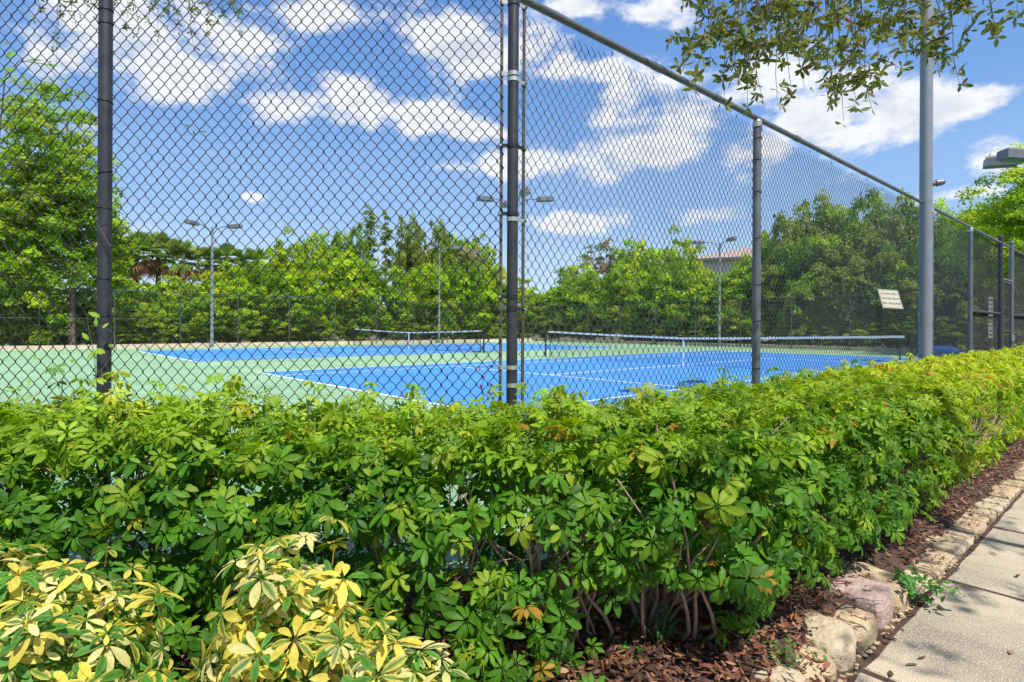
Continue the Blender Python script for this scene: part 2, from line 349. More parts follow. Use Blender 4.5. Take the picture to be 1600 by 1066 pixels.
# ------------------------------------------------------------------ chain-link fabric
def fabric_zig(p0, d, length, h, parent, rad, sides=4, W=.0627, H=.0775, z0=.03, seed=0, mat='wire'):
    rg = np.random.default_rng(seed); nrm = np.array([d.y, -d.x, 0]); dd = np.array(d[:])
    nw = int(length / (W / 2)); A = W / 4 * 1.06; nper = int((h - z0) / H)
    zf = []; xf = []; yf = []
    for k in range(nper):
        zf += [k * H - .045 * H, k * H + .045 * H, k * H + .455 * H, k * H + .545 * H]; xf += [1, 1, -1, -1]; yf += [.6, 1, .6, -1]
    zf = np.array(zf) + z0 + .01; xf = np.array(xf, float); yf = np.array(yf, float)
    i = np.arange(nw)[:, None]; sh = (i % 2) * (H / 2)
    jx = rg.normal(0, .0012, (nw, len(zf)))
    uu = (i + .5) * (W / 2) + xf[None, :] * A + jx
    # slow sag and bulge of the fabric
    uu = uu + .006 * np.sin(i * .11 + zf[None, :] * 2.2) + .003 * np.sin(i * .41 + zf[None, :] * 5)
    zz = zf[None, :] + sh + .006 * np.sin(i * .17 + zf[None, :] * 1.3) + .004 * np.sin(i * .07 + 2) + rg.normal(0, .0008, uu.shape)
    zz = np.minimum(zz, h - .02)
    yy = yf[None, :] * .0022 + .006 * np.sin(uu * 1.9) * np.sin(zz * 1.7)
    base = np.array(p0[:])[None, None, :] + dd * uu[..., None] + nrm * yy[..., None]; base[..., 2] += zz
    th = np.arange(sides) * 2 * PI / sides + .4
    off = (dd[None, :] * np.cos(th)[:, None] * 1.28 + nrm[None, :] * np.sin(th)[:, None]) * rad
    Vv = (base[:, :, None, :] + off[None, None]).reshape(-1, 3)
    P_ = uu.shape[1]
    a = (np.arange(nw)[:, None, None] * P_ + np.arange(P_ - 1)[None, :, None]) * sides; k = np.arange(sides)[None, None, :]; k2 = (k + 1) % sides
    T = np.stack([a + k, a + k2, a + sides + k2, a + sides + k], -1).reshape(-1, 4)
    o = link('chain_link_mesh', np_mesh('chain_link_mesh', Vv, T), M[mat], parent); tag(o, kind='stuff'); return o
def fabric_diag(p0, d, length, h, parent, rad, W=.0627, H=.0775, z0=.03, mat='farwire'):
    hz = h - z0; run = hz / H * W; q = []; Fs = []
    nrm = Vector((d.y, -d.x, 0)); n_ = int((length + run) / W)
    for sgn in (1, -1):
        for i in range(n_):
            s0 = i * W - run if sgn > 0 else i * W
            s1 = s0 + run * sgn
            a, bq = (s0, z0), (s1, h)
            lo, hi = 0.0, 1.0
            ds = s1 - s0
            t0, t1 = (0 - s0) / ds, (length - s0) / ds
            lo, hi = max(lo, min(t0, t1)), min(hi, max(t0, t1))
            if hi <= lo + .01: continue
            A_ = p0 + d * (s0 + ds * lo) + nrm * (.003 * sgn); A_.z = z0 + hz * lo; B_ = p0 + d * (s0 + ds * hi) + nrm * (.003 * sgn); B_.z = z0 + hz * hi
            k = len(q)
            for P_ in (A_, B_):
                for th in (0, 2.1, 4.2): q.append(P_ + (d * math.cos(th) * 1.28 + nrm * math.sin(th)) * rad)
            Fs += [(k + j, k + (j + 1) % 3, k + 3 + (j + 1) % 3, k + 3 + j) for j in range(3)]
    o = link('chain_link_mesh', np_mesh('chain_link_mesh', [tuple(v) for v in q], Fs), M[mat], parent); tag(o, kind='stuff'); return o
def ring_tie(c, r, z, tilt, ang, wr=.0028, tail=True):
    q = MB(); pts = []
    for k in range(15):
        a = ang + 2 * PI * k / 14 * .97; pts.append((c[0] + (r + .002) * math.cos(a), c[1] + (r + .002) * math.sin(a), z + tilt * math.cos(a - ang)))
    if tail: pts.append((pts[-1][0] + .03 * math.cos(ang + .5), pts[-1][1] + .03 * math.sin(ang + .5), z + .012))
    return q.tube(pts, wr, 5)
def post(parent, p, r, h, mat='post', ties=(), ring_ang=0, capz=True, loopcap=False):
    q = MB(); q.tube([(p.x, p.y, -.25), (p.x, p.y, h)], r, 20); po = q.build('post', M[mat], parent)
    if capz:
        q = MB(); q.tube([(p.x, p.y, h - .055), (p.x, p.y, h - .01)], r + .004, 18); q.sphere((p.x, p.y, h - .01), r + .004, 16, 8, (1, 1, .8)); q.build('post_cap', M['galv' if loopcap else mat], po)
    for z in ties:
        ring_tie((p.x, p.y), r, z, R.uniform(-.012, .012), ring_ang + R.uniform(-.4, .4)).build('tie_wire', M['wire'], po)
    return po
def rail(parent, a, b, r, mat='postgrey', name='top_rail', coup=()):
    q = MB(); q.tube([a, b], r, 14); ro = q.build(name, M[mat], parent)
    d = (Vector(b) - Vector(a)).normalized()
    for t in coup:
        q = MB(); c = Vector(a) + d * t; q.tube([c - d * .045, c + d * .045], r + .0035, 14); q.build('rail_coupling', M[mat], ro)
    return ro
# ---- front fence (faces the camera)
dF = (C1 - C0).normalized()
ff = empty('chain_link_fence', C0, 0, 'black chain-link fence facing the viewer, left of the dark corner post, behind the hedge', 'fence', 'chain-link fences round the courts'); ff.location = (0, 0, 0)
lp = Vector(((163 - 800) / F * 3.05, 3.05, 0))
post(ff, lp, .0325, FH - .02, 'post', [.62, .98, 1.30, 1.49, 1.86, 2.05, 2.42, 2.83, 2.9], -2.2)
post(ff, C0 + dF * 4.26, .035, FH, 'post')
rail(ff, C0 + dF * .03 + Vector((0, .04, FH + .035)), C1 + Vector((0, .04, FH + .035)), .021, 'post', coup=(1.1,))
fabric_zig(C0 + dF * .062 + Vector((0, -.005, 0)), dF, 4.15, FH + .05, ff, .0027, 4, seed=1)
# ---- side fence with the corner post
sf = empty('chain_link_fence', (0, 0, 0), 0, 'long chain-link fence with grey top rail receding right from the dark corner post', 'fence', 'chain-link fences round the courts')
cp = post(sf, C0, .0295, FH - .02, 'post')
def tbar(x, y, nm='tension_bar'):
    q = MB(); q.box((x, y, 1.5), (.017, .007, 3.02), TF if x > 0 else 0); q.build(nm, M['rust'], sf)
tb1 = C0 + dF * .062; tb2 = C0 + FD * .078
tbar(tb1.x, tb1.y); tbar(tb2.x, tb2.y)
for z, side, mt in ((2.99, 'b', 'galv'), (2.605, 'l', 'galv'), (2.575, 'r', 'galv'), (2.22, 'b', 'wire'), (1.855, 'l', 'wire'), (1.825, 'r', 'galv'), (1.41, 'l', 'wire'), (1.345, 'r', 'wire'), (1.03, 'l', 'galv'), (.935, 'r', 'galv'), (.55, 'b', 'wire'), (.2, 'b', 'wire')):
    q = MB(); n = 20; r1 = .0325; vs = []
    for k in range(n):
        a = 2 * PI * k / n
        for rr, zz in ((.030, -.011), (r1, -.011), (r1, .011), (.030, .011)): vs.append((C0.x + rr * math.cos(a), C0.y + rr * math.sin(a), z + zz))
    q.add(vs, [(k * 4 + j, ((k + 1) % n) * 4 + j, ((k + 1) % n) * 4 + (j + 1) % 4, k * 4 + (j + 1) % 4) for k in range(n) for j in range(4)])
    ba = q.build('brace_band', M[mt], cp)
    for sd in ('l', 'r'):
        if side not in (sd, 'b'): continue
        dd = dF if sd == 'l' else FD; Lg = .075 if sd == 'l' else .088
        q = MB(); a_ = C0 + dd * .03; b_ = C0 + dd * Lg; side_n = Vector((dd.y, -dd.x, 0)) * (1 if sd == 'r' else -1)
        ang = math.atan2(dd.y, dd.x)
        q.box((0, 0, 0), (Lg - .026, .004, .02), M4=Matrix.Translation((a_ + b_) / 2 + side_n * .009 + Vector((0, 0, z))) @ Matrix.Rotation(ang, 4, 'Z'))
        q.build('band_tab', M[mt], cp)
        q = MB(); c_ = C0 + dd * (Lg - .008) + Vector((0, 0, z)); q.tube([c_ + side_n * .02, c_ - side_n * .016], .0065, 8); q.build('bolt', M['galv' if mt == 'wire' else 'rust'], cp)
for t in (2.78, 8.21, 10.75):
    post(sf, ft(t), .0345, FH - .035, 'postgrey', [.5, .9, 1.3, 1.62, 2.02, 2.4, 2.68, 2.86, 2.96] if t < 9 else [1.0, 1.8, 2.5], PI + .8 + R.random(), True, True)
GP1, GP2 = 13.48, 14.70
post(sf, ft(GP1), .045, FH + .12, 'post', [], 0); post(sf, ft(GP2), .045, FH + .12, 'postgrey', [], 0)
for t in np.arange(17.6, 33.4, 3.05): post(sf, ft(t), .034, FH - .03, 'postgrey', [])
rail(sf, ft(.02, 0, FH - .012), ft(33.3, 0, FH - .012), .0225, 'postgrey', coup=(1.3, 2.1, 3.55, 5.35, 7.2, 9.3, 11.6, 14.1))
rail(sf, ft(10.75, 0, 1.57), ft(GP1, 0, 1.57), .021, 'post', 'mid_rail'); rail(sf, ft(GP2, 0, 1.57), ft(17.6, 0, 1.57), .021, 'post', 'mid_rail')
rail(sf, ft(GP1, 0, 2.3), ft(GP2, 0, 2.3), .024, 'postgrey', 'gate_header')
fabric_zig(ft(.085, -.037), FD, 10.6, FH, sf, .0023, 3, seed=2, mat='wirelit')
fabric_diag(ft(10.7, -.037), FD, GP1 - 10.75, FH, sf, .0022, mat='wire'); fabric_diag(ft(GP2, -.037), FD, 18.4, FH, sf, .0022, mat='wire')
# small blobs of dried wire clips under the rail
for i in range(16):
    t = .7 + i * .52 + R.uniform(-.1, .1); z = FH - .10 - R.random() * .06
    q = MB(); q.tube([ft(t, .045, z - .012), ft(t + .004, .05, z), ft(t - .004, .045, z + .014)], .0035, 5); q.build('tie_wire', M['wire'], sf)
# gate
gt = empty('chain_link_gate', ft(GP1), TF, 'narrow chain-link gate with white notice, between the two capped gate posts', 'gate')
w_ = GP2 - GP1
q = MB(); z1 = 2.24
q.tube([(.07, 0, .08), (.07, 0, z1)], .021, 10); q.tube([(w_ - .07, 0, .08), (w_ - .07, 0, z1)], .021, 10); q.tube([(.07, 0, z1), (w_ - .07, 0, z1)], .021, 10); q.tube([(.07, 0, .09), (w_ - .07, 0, .09)], .021, 10); q.tube([(.07, 0, 1.2), (w_ - .07, 0, 1.2)], .019, 10)
q.build('gate_frame', M['post'], gt)
fabric_diag(Vector((.08, 0, 0)), Vector((1, 0, 0)), w_ - .16, 2.22, gt, .0022, z0=.1, mat='wire')
for z in (.5, 1.1, 1.85):
    q = MB(); q.tube([(.05, -.02, z - .03), (.05, -.02, z + .03)], .016, 8); q.build('hinge', M['galv'], gt)
q = MB(); q.box((w_ - .06, -.04, 1.05), (.09, .04, .14)); q.build('latch', M['galv'], gt)
# notices beside the gate
def textobj(body, size, M4, parent, mat, name='lettering'):
    cu = bpy.data.curves.new(name, 'FONT'); cu.body = body; cu.size = size; cu.align_x = 'CENTER'; cu.align_y = 'CENTER'; cu.extrude = .0008; cu.resolution_u = 2
    tmp = bpy.data.objects.new(name, cu); COL.objects.link(tmp)
    dg = bpy.context.evaluated_depsgraph_get(); dg.update()
    me = bpy.data.meshes.new_from_object(tmp.evaluated_get(dg)); bpy.data.objects.remove(tmp); bpy.data.curves.remove(cu)
    me.transform(M4); me.materials.clear(); return link(name, me, mat, parent)
def frame_from(o_, xd, up):
    xd = xd.normalized(); n = xd.cross(up).normalized(); u2 = n.cross(xd)
    return Matrix(((xd.x, u2.x, n.x, o_.x), (xd.y, u2.y, n.y, o_.y), (xd.z, u2.z, n.z, o_.z), (0, 0, 0, 1)))
for (t, wd, ht, zc, lab, rows) in ((12.95, .42, .84, 1.48, 'tall faded white notice wired to the fence just left of the gate', 0), (15.2, .46, .86, 1.62, 'tall white printed notice on the fence just right of the gate', 1)):
    nb_ = empty('notice_board', ft(t, -.07, zc), 0, lab, 'sign')
    Mx = frame_from(Vector((0, 0, 0)), FD, Vector((0, 0, 1)))
    q = MB(); q.box((0, 0, 0), (wd, ht, .006), M4=Mx); q.build('sign_panel', M['paper'], nb_)
    for k in range(9):
        Mt = Mx @ Matrix.Translation((0, ht * (.42 - k * .105), .005))
        q = MB()
        x0 = -wd * .42
        while x0 < wd * .38:
            wl = R.uniform(.02, .07); q.box((0, 0, 0), (wl, ht * (.035 if k else .06), .002), M4=Mt @ Matrix.Translation((x0 + wl / 2, 0, 0))); x0 += wl + .014
        tag(q.build('printed_lines', M['ink'], nb_), kind='stuff')
# the tilted plaque hanging in the side fence
pa, pb_, pc_, pd_ = px(1371.5, 453.5, 7.1), px(1403, 455.5, 7.1), px(1380, 482.5, 6.98), px(1411, 481.5, 6.98)
pl = empty('hanging_plaque', (pa + pd_) / 2, 0, 'small cream plaque hanging askew in the side fence, left of the tall light pole', 'sign')
xd = (pb_ - pa).normalized(); up = (pa - pc_); 
c_ = Vector(); PM = frame_from(c_, xd, up.normalized()); wd = (pb_ - pa).length; ht = up.length
sh = Matrix.Identity(4); sh[0][1] = up.normalized().dot(xd)
PM = PM @ sh
q = MB(); q.box((0, 0, 0), (wd, ht, .006), M4=PM); q.build('sign_panel', M['plaque'], pl)
q = MB()
for (cx_, cy_, dx_, dy_) in ((0, ht / 2 - .01, wd - .014, .003), (0, -ht / 2 + .01, wd - .014, .003), (-wd / 2 + .009, 0, .003, ht - .02), (wd / 2 - .009, 0, .003, ht - .02)):
    q.box((0, 0, 0), (dx_, dy_, .002), M4=PM @ Matrix.Translation((cx_, cy_, .004)))
q.build('border', M['ink'], pl)
for k, tx in enumerate(("PLAYERS ONLY", "THE RED BODY", "SEE GROUND")):
    textobj(tx, .036 if k else .03, PM @ Matrix.Translation((0, ht * (.27 - .26 * k), .0045)), pl, M['ink'])
# ---- far fences
def far_fence(a, b, label, rev=False):
    root = empty('chain_link_fence', (0, 0, 0), 0, label, 'fence', 'chain-link fences round the courts')
    d = (b - a).normalized(); Ln = (b - a).length; n = round(Ln / 3.05)
    for i in range(n + 1):
        p = a + d * Ln * i / n; q = MB(); q.tube([(p.x, p.y, -.2), (p.x, p.y, FH)], .034, 8); q.build('post', M['farpost'], root)
    for z, nm in ((FH, 'top_rail'), (1.55, 'mid_rail')) if (a - FL).length < .1 else ((FH, 'top_rail'),):
        q = MB(); q.tube([a + Vector((0, 0, z)), (b if z > 2 else a + d * 9.1) + Vector((0, 0, z))], .022 if z > 2 else .014, 6); q.build(nm, M['farpost'], root)
    fabric_diag(a + Vector((0, 0, 0)), d, Ln, FH, root, .002)
far_fence(FL, FR, 'distant chain-link fence along the left and middle of the far side of the courts')
far_fence(FR, NRc, 'distant chain-link fence closing the right end of the courts, behind the nearer net')
far_fence(C1, FL, 'chain-link fence closing the left end of the courts, running away at the left edge')
# kerb beyond the far fences
for a, b in ((en(-1.5, 36.6), en(35.7, 36.6)), (en(35.72, 36.9), en(35.72, 2.0))):
    d = (b - a).normalized(); s_ = Vector((d.y, -d.x, 0)) * .3
    q = MB(); q.poly([(p.x, p.y) for p in (a - s_, a + s_, b + s_, b - s_)][::-1], -.3, .20); tag(q.build('kerb', M['tan']), kind='structure')

# ------------------------------------------------------------------ flood-light poles
def lamp_head(root, c, ang, sz=.8, h_=.2, w2=.2):
    Mx = Matrix.Translation(c) @ Matrix.Rotation(ang, 4, 'Z') @ Matrix.Rotation(-.05, 4, 'Y')
    a = sz / 2
    out_ = [(-a, -.12), (-a * .55, -w2), (a * .6, -w2), (a, -.09), (a, .09), (a * .6, w2), (-a * .55, w2), (-a, .12)]
    if h_ > .3: out_ = [(-a, -w2), (-a * .5, -w2), (a * .5, -w2), (a, -w2 * .92), (a, w2 * .92), (a * .5, w2), (-a * .5, w2), (-a, w2)]
    n = 8; vs = [Mx @ Vector((x, y, 0)) for x, y in out_] + [Mx @ Vector((x * .97, y * .97, h_ * .8)) for x, y in out_] + [Mx @ Vector((x * .8, y * .75, h_)) for x, y in out_]
    q = MB(); q.add(vs, [tuple(range(n))[::-1], tuple(range(2 * n, 3 * n))] + [(k * n + i, k * n + (i + 1) % n, (k + 1) * n + (i + 1) % n, (k + 1) * n + i) for k in range(2) for i in range(n)])
    hd = q.build('lamp_head', M['lamp'], root)
    q = MB(); q.add([Mx @ Vector((x * .86, y * .82, -.006)) for x, y in out_], [tuple(range(n))[::-1]]); q.build('lens', M['lens'], hd)
def light_pole(p, h, angs, label, r=(.09, .06), arm=1.35, mat='pole', sz=.8, hh=.2, w2=.2):
    root = empty('light_pole', p, 0, label, 'light pole', 'flood-light poles round the courts')
    q = MB(); q.tube([(0, 0, -.2), (0, 0, h)], [r[0], r[1]], 20); q.build('pole', M[mat], root)
    q = MB(); q.tube([(0, 0, 0), (0, 0, .05)], r[0] * 1.7, 12); q.build('base_plate', M[mat], root)
    for a in angs:
        d = Vector((math.cos(a), math.sin(a), 0)); q = MB()
        q.tube([Vector((0, 0, h - .45)), d * .3 + Vector((0, 0, h - .1)), d * .6 + Vector((0, 0, h + .02)), d * (arm - .35) + Vector((0, 0, h + .03))], .03, 8); q.build('arm', M[mat], root)
        lamp_head(root, d * arm + Vector((0, 0, h - .06)), a, sz, hh, w2)
    return root
rad = math.radians
def gp(x, D): return Vector(((x - 800) / F * D, D, 0))
light_pole(gp(331, 32.6), 6.75, [rad(-5), rad(-110)], 'twin-headed flood-light pole standing at the far fence on the left')
light_pole(gp(686, 43.4), 7.1, [rad(-98), rad(4)], 'distant flood-light pole between the left pole and the dark corner post')
light_pole(gp(804, 26.0), 6.95, [rad(178), rad(3), rad(-72), rad(108)], 'four-headed flood-light pole directly behind the dark corner post', arm=1.35)
light_pole(gp(1124, 37.6), 6.75, [rad(172), rad(-78)], 'flood-light pole at the far right end, in front of the terracotta roof')
big = light_pole(Vector((5.88, 8.25, -.03)), 7.3, [rad(60), rad(215)], 'thick grey light pole standing against the side fence with a small sensor', r=(.082, .076))
q = MB(); zc = 3.33; q.tube([(.07, -.01, zc), (.13, -.04, zc + .01)], .035, 10).tube([(.12, -.035, zc + .01), (.19, -.06, zc + .02)], [.05, .045], 12).sphere((.19, -.06, zc + .02), .04, 10, 6); q.build('sensor', M['lamp'], big)
light_pole(Vector((17.35, 18.5, 0)), 6.68, [rad(183), rad(150)], 'flood-light pole just beyond the right edge whose two box heads show over the fence', arm=1.4, sz=.86, hh=.34, w2=.24)

# ================================================================== leaves
def leaflet(L, W, droop, fold, hi=True):
    if hi: prof = [(0, .04), (.22, .55), (.5, .95), (.76, .86), (.93, .42), (1, 0)]
    else: prof = [(0, .06), (.45, .95), (.8, .75), (1, 0)]
    V = []; e = []
    for (f, wv) in prof:
        z = -droop * f * f * L; x = f * L * (1 - .12 * droop * f)
        zz = z + fold * wv * W / 2
        V += [(x, 0, z), (x, wv * W / 2, zz), (x, -wv * W / 2, zz)]; e += [0, 1, 1]
    T = []
    for i in range(len(prof) - 1):
        a = i * 3; b = a + 3; last = i == len(prof) - 2
        if last: T += [(a, b, a + 1), (a, a + 2, b)]
        else: T += [(a, b, b + 1), (a, b + 1, a + 1), (a, a + 2, b + 2), (a, b + 2, b)]
    if True:   # drop the duplicate tip corners
        V = V[:-2]; e = e[:-2]
    return np.array(V, np.float32), np.array(T, np.int32), np.array(e, np.float32)
def rotz(a): c, s = math.cos(a), math.sin(a); return np.array([[c, -s, 0], [s, c, 0], [0, 0, 1]], np.float32)
def roty(a): c, s = math.cos(a), math.sin(a); return np.array([[c, 0, s], [0, 1, 0], [-s, 0, c]], np.float32)
def rotx(a): c, s = math.cos(a), math.sin(a); return np.array([[1, 0, 0], [0, c, -s], [0, s, c]], np.float32)
def palmate(seed, n=8, L=.075, W=.030, hi=True, cup=.25, petiole=.07, droop=.4):
    rg = random.Random(seed); Vs = []; Ts = []; Es = []; Ids = []; k = 0
    for i in range(n):
        a = 2 * PI * i / n + rg.uniform(-.12, .12); l = L * rg.uniform(.78, 1.1) * (1 - .18 * math.cos(a) ** 2)
        v, t, e = leaflet(l, W * rg.uniform(.85, 1.1) * l / L, droop * rg.uniform(.4, 1.6), .22, hi)
        v = v @ roty(cup * rg.uniform(-.2, 1.4)).T; v = v @ rotx(rg.uniform(-.25, .25)).T if False else v
        v[:, 0] += .008; v = v @ rotz(a).T
        Vs.append(v); Ts.append(t + k); Es.append(e); Ids.append(np.full(len(v), i)); k += len(v)
    if petiole:
        pr = .0014; v = np.array([(pr, 0, 0), (-pr, pr, 0), (-pr, -pr, 0), (pr + .01, 0, -petiole), (-pr + .01, pr, -petiole), (-pr + .01, -pr, -petiole)], np.float32)
        Vs.append(v); Ts.append(np.array([(0, 1, 4), (0, 4, 3), (1, 2, 5), (1, 5, 4), (2, 0, 3), (2, 3, 5)]) + k); Es.append(np.full(6, -1.)); Ids.append(np.full(6, 0))
    return np.concatenate(Vs), np.concatenate(Ts), np.concatenate(Es), np.concatenate(Ids)
def simple_leaf(L=.05, W=.02, droop=.2):
    v, t, e = leaflet(L, W, droop, .15, False); return v, t, e, np.zeros(len(v))
def frames(nrm, spin):
    n = nrm / np.linalg.norm(nrm, axis=1, keepdims=True)
    h = np.tile(np.array([[0., 0, 1]]), (len(n), 1)); bad = np.abs(n[:, 2]) > .95; h[bad] = (1, 0, 0)
    a = np.cross(h, n); a /= np.linalg.norm(a, axis=1, keepdims=True); b = np.cross(n, a)
    c, s = np.cos(spin)[:, None], np.sin(spin)[:, None]
    x = a * c + b * s; y = -a * s + b * c
    return np.stack([x, y, n], -1)      # columns
def plain_tint(base, e, ids, rg):
    t = np.tile(base, (len(e), 1)) * (1 + .07 * np.sin(ids * 2.4 + rg.random() * 6))[:, None]
    t = t * np.where(e == 0, 1.12, 1.0)[:, None]
    t[e < 0] = base * .8 + np.array([.04, .05, .0])
    return t
VY = 0.0
def varieg_tint(base, e, ids, rg):
    cream = (np.array([.70, .59, .10]) if rg.random() < .6 else np.array([.72, .66, .26])) * rg.uniform(.75, 1.1); green = np.array([.045, .15, .02]) * rg.uniform(.8, 1.3)
    t = np.empty((len(e), 3)); ylo = min(1, rg.uniform(.2, 1.0) + VY)
    for i in np.unique(ids):
        m_ = ids == i; u = rg.random()
        if u < ylo * .55: cc, ce = cream, cream * .97
        elif u < ylo * .55 + .27: cc, ce = green, cream
        else: cc, ce = green * 1.2, green * 1.4 + cream * .1
        t[m_] = np.where((e[m_] == 0)[:, None], cc, ce)
    t[e < 0] = cream * .6
    return t
def scatter(name, temps, pos, nrm, scale, tints, mat, parent, tintf=plain_tint, seed=0, spin=None):
    rg = np.random.default_rng(seed); Mn = len(pos)
    if Mn == 0: return None
    if spin is None: spin = rg.random(Mn) * 2 * PI
    Rm = frames(nrm, spin) * scale[:, None, None]; which = rg.integers(0, len(temps), Mn)
    VV = []; TT = []; CC = []; k = 0
    for ti, (v, t, e, ids) in enumerate(temps):
        idx = np.where(which == ti)[0]
        if not len(idx): continue
        Vt = np.einsum('mij,vj->mvi', Rm[idx], v) + pos[idx][:, None, :]
        Tt = t[None] + (np.arange(len(idx)) * len(v))[:, None, None] + k
        if tintf is plain_tint:
            f = (1 + .07 * np.sin(ids * 2.4))[None] * np.where(e == 0, 1.12, 1.0)[None]
            Ct = tints[idx][:, None, :] * f[..., None]
        else: Ct = np.stack([tintf(tints[i], e, ids, rg) for i in idx])
        VV.append(Vt.reshape(-1, 3)); TT.append(Tt.reshape(-1, 3)); CC.append(Ct.reshape(-1, 3)); k += len(idx) * len(v)
    return link(name, np_mesh(name, np.concatenate(VV), np.concatenate(TT), np.concatenate(CC)), mat, parent)
def place_leaves(temps, pos, nrm, scale, tints, root, tintf, nbest=300, seed=0, stuff='foliage', nvar=6, spread=1.0):
    """the leaves that show largest become parts of their own, the others one part"""
    rg = np.random.default_rng(seed + 5)
    P_ = pos; D = P_[:, 1]; xx = P_[:, 0] / np.maximum(D, .1) * F + 800; yy = 510 - (P_[:, 2] - EYE) / np.maximum(D, .1) * F
    vis = (xx > -20) & (xx < 1620) & (yy > -20) & (yy < 1085) & (D > .3)
    view = P_ - np.array([0, 0, EYE]); dist = np.linalg.norm(view, axis=1); face = np.abs(np.einsum('ij,ij->i', nrm, view) / dist / np.linalg.norm(nrm, axis=1))
    # how far behind the nearest leaf in its direction
    cell = {}
    kx = (xx // 28).astype(int); ky = (yy // 28).astype(int)
    for i in np.where(vis)[0]:
        k = (kx[i], ky[i]); cell[k] = min(cell.get(k, 1e9), dist[i])
    front = np.array([dist[i] - cell.get((kx[i], ky[i]), 0) if vis[i] else 9. for i in range(len(P_))])
    score = scale / dist * (.5 + face) * np.exp(-front / .08) * vis
    order = np.argsort(-score); best = order[:nbest]; best = best[score[best] > 0]; rest = np.setdiff1d(np.arange(len(P_)), best)
    # palette of shared meshes: template x tint class
    ncl = nvar; lum = tints[best].sum(1); qs = np.argsort(np.argsort(lum)) * ncl // max(1, len(best))
    meshes = {}
    Rm = frames(nrm[best], rg.random(len(best)) * 2 * PI)
    for j, i in enumerate(best):
        ti = int(rg.integers(0, len(temps))); key = (ti, int(qs[j]))
        if key not in meshes:
            v, t, e, ids = temps[ti]; base = tints[best][qs == qs[j]].mean(0); me = np_mesh('leaf', v, t, tintf(base, e, ids, rg)); me.materials.append(M['leaf']); meshes[key] = me
        o = bpy.data.objects.new('leaf', meshes[key]); COL.objects.link(o); o.parent = root
        m3 = Matrix([list(map(float, r_)) for r_ in Rm[j]]); s_ = float(scale[i])
        o.matrix_basis = Matrix.Translation([float(c) for c in (pos[i] - np.array(root.location[:]))]) @ m3.to_4x4() @ Matrix.Scale(s_, 4)
    rest_pos = pos[rest] - np.array(root.location[:])
    o = scatter(stuff, temps, rest_pos, nrm[rest], scale[rest], tints[rest], M['leaf'], root, tintf, seed)
    if o: tag(o, kind='stuff')
def branch(parent, pts, r0, r1, mat='bark', n=7, name='branch'):
    k = len(pts); q = MB(); q.tube(pts, [r0 + (r1 - r0) * i / (k - 1) for i in range(k)], n); return q.build(name, M[mat], parent)
def hedge_place(P_, N_2, s2, t2, root, face, top, nb_, seed, ztop=.80):
    m_ = (P_[:, 2] > ztop) & (np.random.default_rng(seed).random(len(P_)) < .75)
    place_leaves(face, P_[~m_], N_2[~m_], s2[~m_], t2[~m_], root, plain_tint, int(nb_ * .68), seed)
    place_leaves(top, P_[m_], N_2[m_], s2[m_] * .95, t2[m_], root, plain_tint, nb_ - int(nb_ * .68), seed + 1, 'new_growth')
def bush_branches(root, foot, tips, rg, r=.011, mat='bark', nseg=6):
    for tp in tips:
        f = min(foot, key=lambda c: (c - tp).length) if foot else tp
        f = Vector((f.x + rg.uniform(-.06, .06), f.y + rg.uniform(-.06, .06), -.06)); pts = []
        k1 = Vector((rg.uniform(-.1, .1), rg.uniform(-.1, .1), 0))
        for i in range(nseg + 1):
            u = i / nseg; p = f.lerp(tp, u ** 1.1); p += k1 * math.sin(u * PI) + Vector((rg.uniform(-.018, .018), rg.uniform(-.018, .018), rg.uniform(-.012, .012))) * (1 if 0 < i else 0)
            p.z = -.06 + (tp.z + .06) * u ** .85
            pts.append(p - root.location)
        branch(root, pts, r * rg.uniform(.8, 1.5), .004, mat)
        if rg.random() < .8:   # a fork
            j = rg.choice((2, 3, 4)); p0 = pts[j]; q_ = [p0]
            dv = Vector((rg.uniform(-1, 1), rg.uniform(-1, 1), rg.uniform(.3, 1))).normalized()
            for i in range(4): q_.append(q_[-1] + (dv + Vector((rg.uniform(-.4, .4), rg.uniform(-.4, .4), rg.uniform(-.1, .4)))) * .065)
            branch(root, q_, r * .6, .003, mat, 6)

